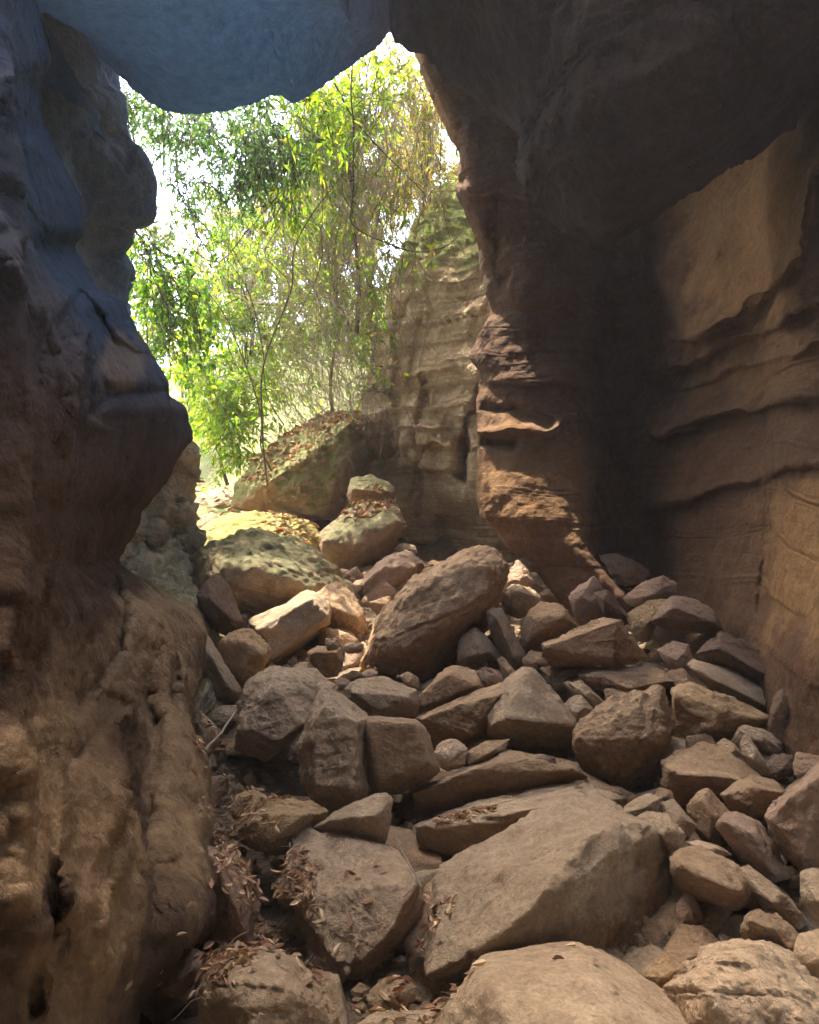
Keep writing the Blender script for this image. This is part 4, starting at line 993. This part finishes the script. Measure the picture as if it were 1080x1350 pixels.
tree('hanging_branch', 'thin green spray trailing down the left edge of the opening', 'branch', (150, 60, 8.8), (165, 150, 8.8),
     [(168, 150, 8.8, 14, 3), (172, 190, 8.8, 10, 2), (150, 105, 8.8, 5, 1), (180, 330, 8.8, 12, 2)], .10, .13, TEAL + BRIGHT[:1], H2, 34, .010, 60)
tree('hanging_branch', 'bright green spray crossing the opening just right of its centre', 'branch', (430, 60, 9.4), (400, 160, 9.6),
     [(400, 140, 9.4, 26, 5), (440, 170, 9.4, 34, 6), (375, 300, 9.8, 30, 4)], .11, .15, BRIGHT, H2, 35, .014, 80)
tree('hanging_branch', 'small sparse spray in the bright sky gap at left', 'branch', (215, 100, 9.4), (225, 260, 9.4),
     [(240, 270, 9.4, 40, 5), (290, 300, 9.6, 40, 5)], .09, .15, TEAL, H2, 36, .010, 45)

# distinct stems and vines
def vine(label, pts, r, mat='bark', group=None, leafn=0, cols=BRIGHT, seed=0, kind='vine', r1=None):
    rng = np.random.default_rng(seed)
    A = np.array([P(*p) for p in pts]); A = cr(A[:, None, :], 14 * len(pts))[:, 0]
    A += 0.012 * np.stack([vnoise(A * 3 + s, seed) for s in (1, 9, 23)], 1)
    ac = Acc(); V, Fc = tube(A, r, r * .5 if r1 is None else r1, 6); ac.add(V, Fc)
    if leafn:
        root = bpy.data.objects.new(kind, None); COL.objects.link(root); root.location = [float(v) for v in A[0]]
        tag(root, label, kind, group); o = ac.build('stem', M[mat], root); o.location = [-float(v) for v in A[0]]
        al = Acc(); ii = rng.integers(3, len(A), leafn)
        leaves(al, A[ii] + rng.normal(size=(leafn, 3)) * .03, rng.normal(size=(leafn, 3)) + np.array([0, 0, -.4]), .10, .17, rng, cols)
        f = al.build('leaves', M['leaf'], root, False); f.location = [-float(v) for v in A[0]]
    else:
        o = ac.build(kind, M[mat]); set_origin(o, A[0]); tag(o, label, kind, group)
vine('thick dark vine dropping from the peak then curling right to the cliff', [(466, 20, 9.0), (463, 110, 9.0), (467, 200, 9.0), (464, 270, 9.0), (463, 292, 9.0), (480, 308, 9.1), (520, 325, 9.3), (560, 333, 9.6), (592, 322, 9.8), (612, 300, 10)], .010, r1=.007, seed=1)
vine('long thin dark stem curving up from the mossy boulder through the centre', [(352, 640, 9.6), (346, 560, 9.6), (346, 490, 9.6), (362, 440, 9.6), (384, 380, 9.6), (388, 330, 9.6), (410, 285, 9.6), (445, 240, 9.6), (470, 200, 9.6), (500, 90, 9.6)], .012, r1=.006, seed=2)
vine('slanting vine crossing high from the peak down to the right', [(440, 110, 9.3), (470, 160, 9.3), (500, 195, 9.3), (530, 225, 9.3), (560, 255, 9.4)], .012, seed=3)
vine('thin vine arching through the bright gap at left', [(225, 130, 9), (215, 220, 9), (235, 300, 9), (285, 345, 9), (330, 300, 9), (380, 240, 9)], .008, seed=4)
vine('pair of fine bare stems rising at the far left of the opening', [(195, 480, 9), (190, 400, 9), (178, 320, 9), (182, 220, 9), (168, 140, 9)], .009, seed=5)
vine('bare stem standing in front of the lower shrubs', [(375, 560, 10), (352, 520, 10), (345, 450, 10), (325, 380, 10), (290, 330, 10)], .009, seed=6)
vine('forked reddish stem rooted on the mossy boulder', [(358, 620, 10), (345, 590, 10), (343, 540, 10), (320, 470, 10), (300, 420, 10), (270, 380, 10)], .012, seed=7)
rngv = np.random.default_rng(5)
for k in range(34):
    x0 = rngv.uniform(170, 590); y0 = rngv.uniform(60, 330); ln = rngv.uniform(90, 260); dx = rngv.normal() * 55
    if x0 < 380: y0 = max(y0, 130)
    d = rngv.uniform(8.8, 11.5)
    x1 = x0 + dx
    vine('thin bare vine trailing across the leaves in the opening', [(x0, y0, d), (x0 + dx * .2 + rngv.normal() * 14, y0 + ln * .33, d), (x0 + dx * .6 + rngv.normal() * 16, y0 + ln * .66, d), (x1, y0 + ln, d + .2)],
         rngv.uniform(.004, .009), rngv.choice(['bark', 'twig']), 'thin vines across the opening', seed=40 + k)

for k in range(14):
    x0 = rngv.uniform(505, 600); y0 = rngv.uniform(150, 260); ln = rngv.uniform(110, 260)
    vine('bare vine draped down the left edge of the outer cliff', [(x0, y0, 9.6), (x0 - 12 + rngv.normal() * 8, y0 + ln * .4, 9.5), (x0 - 22 + rngv.normal() * 10, y0 + ln * .75, 9.5), (x0 - 20 + rngv.normal() * 14, y0 + ln, 9.5)],
         rngv.uniform(.004, .008), 'twig', 'vines draped over the outer cliff', leafn=18, cols=OLIVE + BRIGHT, seed=140 + k)

# dry brush: arching fine stems over the right of the hillside, uncountable
ac = Acc(); rb = np.random.default_rng(8)
for k in range(2300):
    px = rb.normal(470, 62); py = rb.uniform(150, 620)
    if px > 600 or px < 180: continue
    d = rb.uniform(9.6, 14) if py > 420 else rb.uniform(9.4, 13.5)
    ln = rb.uniform(60, 190); an = rb.normal(-0.5, 0.55)
    a = P(px, py, d); b = P(px + ln * math.sin(an), py - ln * math.cos(an), d - rb.uniform(-.6, .8))
    c = curve(a, b, rb.uniform(0, .12), rb, 9, .05)
    V, Fc = tube(c, rb.uniform(.003, .006), .0015, 3); ac.add(V, Fc)
o = ac.build('dry_brush', M['twig']); tag(o, 'tangle of fine dry stems over the right of the hillside', None, None, 'stuff')

# ------------------------------------------------------------------ dead leaves, resting on what is below them
allV = []; allF = []; off = 0
for V, Fc in SURF:
    allV.append(V); allF.append(Fc[:, :3] + off); off += len(V)
allV = np.vstack(allV); allF = np.vstack(allF)
bvh = BVHTree.FromPolygons(allV.tolist(), allF.tolist())
def drop(x, y, z0):
    h = bvh.ray_cast(Vector((x, y, z0)), Vector((0, 0, -1)), 6)
    return h
def litter(name, label, spots, L, wid, cols, seed, twigs=0.0, curl=.3):
    rng = np.random.default_rng(seed); ac = Acc(); tw = Acc()
    pos = []; dr = []
    for (px, py, d, rad, n) in spots:
        c = P(px, py, d)
        for k in range(n):
            th = rng.uniform(0, 6.283); rr = rad * math.sqrt(rng.uniform()) 
            h = drop(c[0] + rr * math.cos(th), c[1] + rr * math.sin(th) * 1.3, c[2] + (0.55 if d > 6 else 0.22))
            if h[0] is None: continue
            nn = np.array(h[1][:]);
            if nn[2] < 0: nn = -nn
            if nn[2] < 0.6: continue
            t = rng.normal(size=3); t -= nn * (t @ nn); t /= np.linalg.norm(t) + 1e-9
            p = np.array(h[0][:]) + nn * rng.uniform(0.002, 0.014)
            if rng.uniform() < twigs:
                l = rng.uniform(.03, .10); e = p + t * l + nn * rng.uniform(0, .03)
                V, Fc = tube(curve(p, e, .05, rng, 5, .05), .0016, .0009, 3); tw.add(V, Fc)
            else:
                pos.append(p); dr.append(t + nn * rng.uniform(-.05, .35))
    leaves(ac, np.array(pos), np.array(dr), L, wid, rng, cols, fold=rng.uniform(.3, .8), droop=.05)
    o = ac.build(name, M['dry'], None, False); tag(o, label, None, None, 'stuff')
    if tw.V:
        o = tw.build('fallen_twigs', M['twig']); tag(o, 'fine broken twigs among the ' + label, None, None, 'stuff')
litter('leaf_litter', 'dead bamboo-like leaves between the foreground rocks',
       [(315, 1020, 3.45, .24, 700), (290, 1085, 3.1, .16, 420), (300, 960, 3.95, .15, 160), (350, 1150, 2.75, .18, 600), (350, 1215, 2.55, .19, 700), (240, 1330, 2.2, .2, 500), (215, 1345, 2.15, .12, 120),
        (400, 1030, 3.5, .15, 160), (350, 1110, 2.9, .1, 120), (600, 1065, 3.25, .07, 90), (640, 1052, 3.3, .05, 30), (575, 1215, 2.7, .06, 60), (560, 1325, 2.25, .12, 90), (500, 890, 4.9, .15, 80),
        (480, 1190, 2.6, .12, 26), (490, 1150, 2.7, .12, 16), (700, 1300, 2.2, .2, 6), (620, 880, 5, .2, 40), (460, 880, 5, .1, 60), (340, 1300, 2.2, .15, 14)],
       .040, .19, [(0.34, 0.21, 0.14), (0.42, 0.28, 0.18), (0.24, 0.14, 0.09), (0.52, 0.40, 0.28), (0.32, 0.17, 0.11)], 3, .10)
litter('leaf_litter', 'rust-coloured dead leaves on the mossy boulders and the slope',
       [(400, 600, 10.6, .9, 700), (360, 640, 10.2, .5, 200), (440, 570, 10.9, .7, 400), (340, 600, 11, .6, 200), (490, 682, 8.9, .35, 260), (400, 683, 9.1, .28, 120), (360, 682, 9.2, .2, 30), (450, 540, 12, 1.5, 700), (400, 500, 13, 1.8, 500)],
       .10, .2, RUST, 4, .25)

def stick(label, pts, r):
    A = np.array([P(*p) for p in pts]); A = cr(A[:, None, :], 24)[:, 0]; rg = np.random.default_rng(2)
    A += .004 * np.stack([vnoise(A * 18 + s, 3) for s in (1, 9, 23)], 1)
    ac = Acc(); V, Fc = tube(A, r, r * .5, 7); ac.add(V, Fc)
    o = ac.build('stick', M['twig']); set_origin(o, A[0]); tag(o, label, 'stick')
stick('crooked pale stick leaning between the left wall and the large grey block', [(269, 1000, 3.55), (274, 985, 3.6), (290, 968, 3.75), (302, 950, 3.95), (312, 935, 4.1)], .009)
stick('thin straight twig standing in the dark gap right of the D-shaped boulder', [(556, 1170, 2.7), (545, 1150, 2.75), (532, 1125, 2.85), (520, 1100, 2.95)], .003)
# ------------------------------------------------------------------ light, sky, camera
w = bpy.data.worlds.new('World'); scene.world = w; w.use_nodes = True
nt = w.node_tree; bg = nt.nodes['Background']
sky = nt.nodes.new('ShaderNodeTexSky'); sky.sky_type = 'NISHITA'; sky.sun_disc = False
sky.sun_elevation = R(SUN_EL); sky.sun_rotation = R(SUN_AZ); sky.air_density = 1.0; sky.dust_density = 4.0
nt.links.new(sky.outputs[0], bg.inputs['Color']); bg.inputs['Strength'].default_value = SKY
ld = bpy.data.lights.new('sun', 'SUN'); ld.energy = SUN; ld.angle = R(0.5); ld.color = (1, 0.94, 0.84)
lo = bpy.data.objects.new('sun', ld); COL.objects.link(lo)
S = Vector((math.sin(R(SUN_AZ)) * math.cos(R(SUN_EL)), math.cos(R(SUN_AZ)) * math.cos(R(SUN_EL)), math.sin(R(SUN_EL))))
lo.rotation_euler = (-S).to_track_quat('-Z', 'Y').to_euler(); lo.location = (-8, 12, 20)

cd = bpy.data.cameras.new('camera'); cam = bpy.data.objects.new('camera', cd); COL.objects.link(cam)
cd.sensor_fit = 'VERTICAL'; cd.sensor_height = 24; cd.lens = 24 * F / 1350.0
cd.clip_start = 0.05; cd.clip_end = 600
cam.location = (0, 0, CZ); cam.rotation_euler = (R(90), 0, 0); scene.camera = cam

scene.render.engine = 'CYCLES'
scene.cycles.use_denoising = True
scene.cycles.max_bounces = 8; scene.cycles.diffuse_bounces = 6; scene.cycles.transmission_bounces = 6
scene.cycles.sample_clamp_indirect = 8
scene.view_settings.view_transform = 'Standard'; scene.view_settings.look = 'None'
scene.view_settings.exposure = EXPO; scene.view_settings.gamma = 1

if HAZE > 0:
    bm = bmesh.new(); bmesh.ops.create_cube(bm, size=1)
    for v in bm.verts:
        v.co.x = -170 if v.co.x < 0 else 170; v.co.y = -8 if v.co.y < 0 else 145; v.co.z = -2 if v.co.z < 0 else 45
    me = bpy.data.meshes.new('haze'); bm.to_mesh(me); bm.free()
    hz = bpy.data.objects.new('haze', me); COL.objects.link(hz); tag(hz, 'pale hazy air inside and outside the cave mouth', None, None, 'stuff')
    m = bpy.data.materials.new('haze_air'); m.use_nodes = True; n = m.node_tree; n.nodes.clear()
    v = n.nodes.new('ShaderNodeVolumePrincipled'); v.inputs['Color'].default_value = (0.95, 0.96, 1, 1); v.inputs['Density'].default_value = HAZE
    v.inputs['Anisotropy'].default_value = 0.3
    o_ = n.nodes.new('ShaderNodeOutputMaterial'); n.links.new(v.outputs[0], o_.inputs['Volume']); me.materials.append(m)
    scene.cycles.volume_bounces = 0
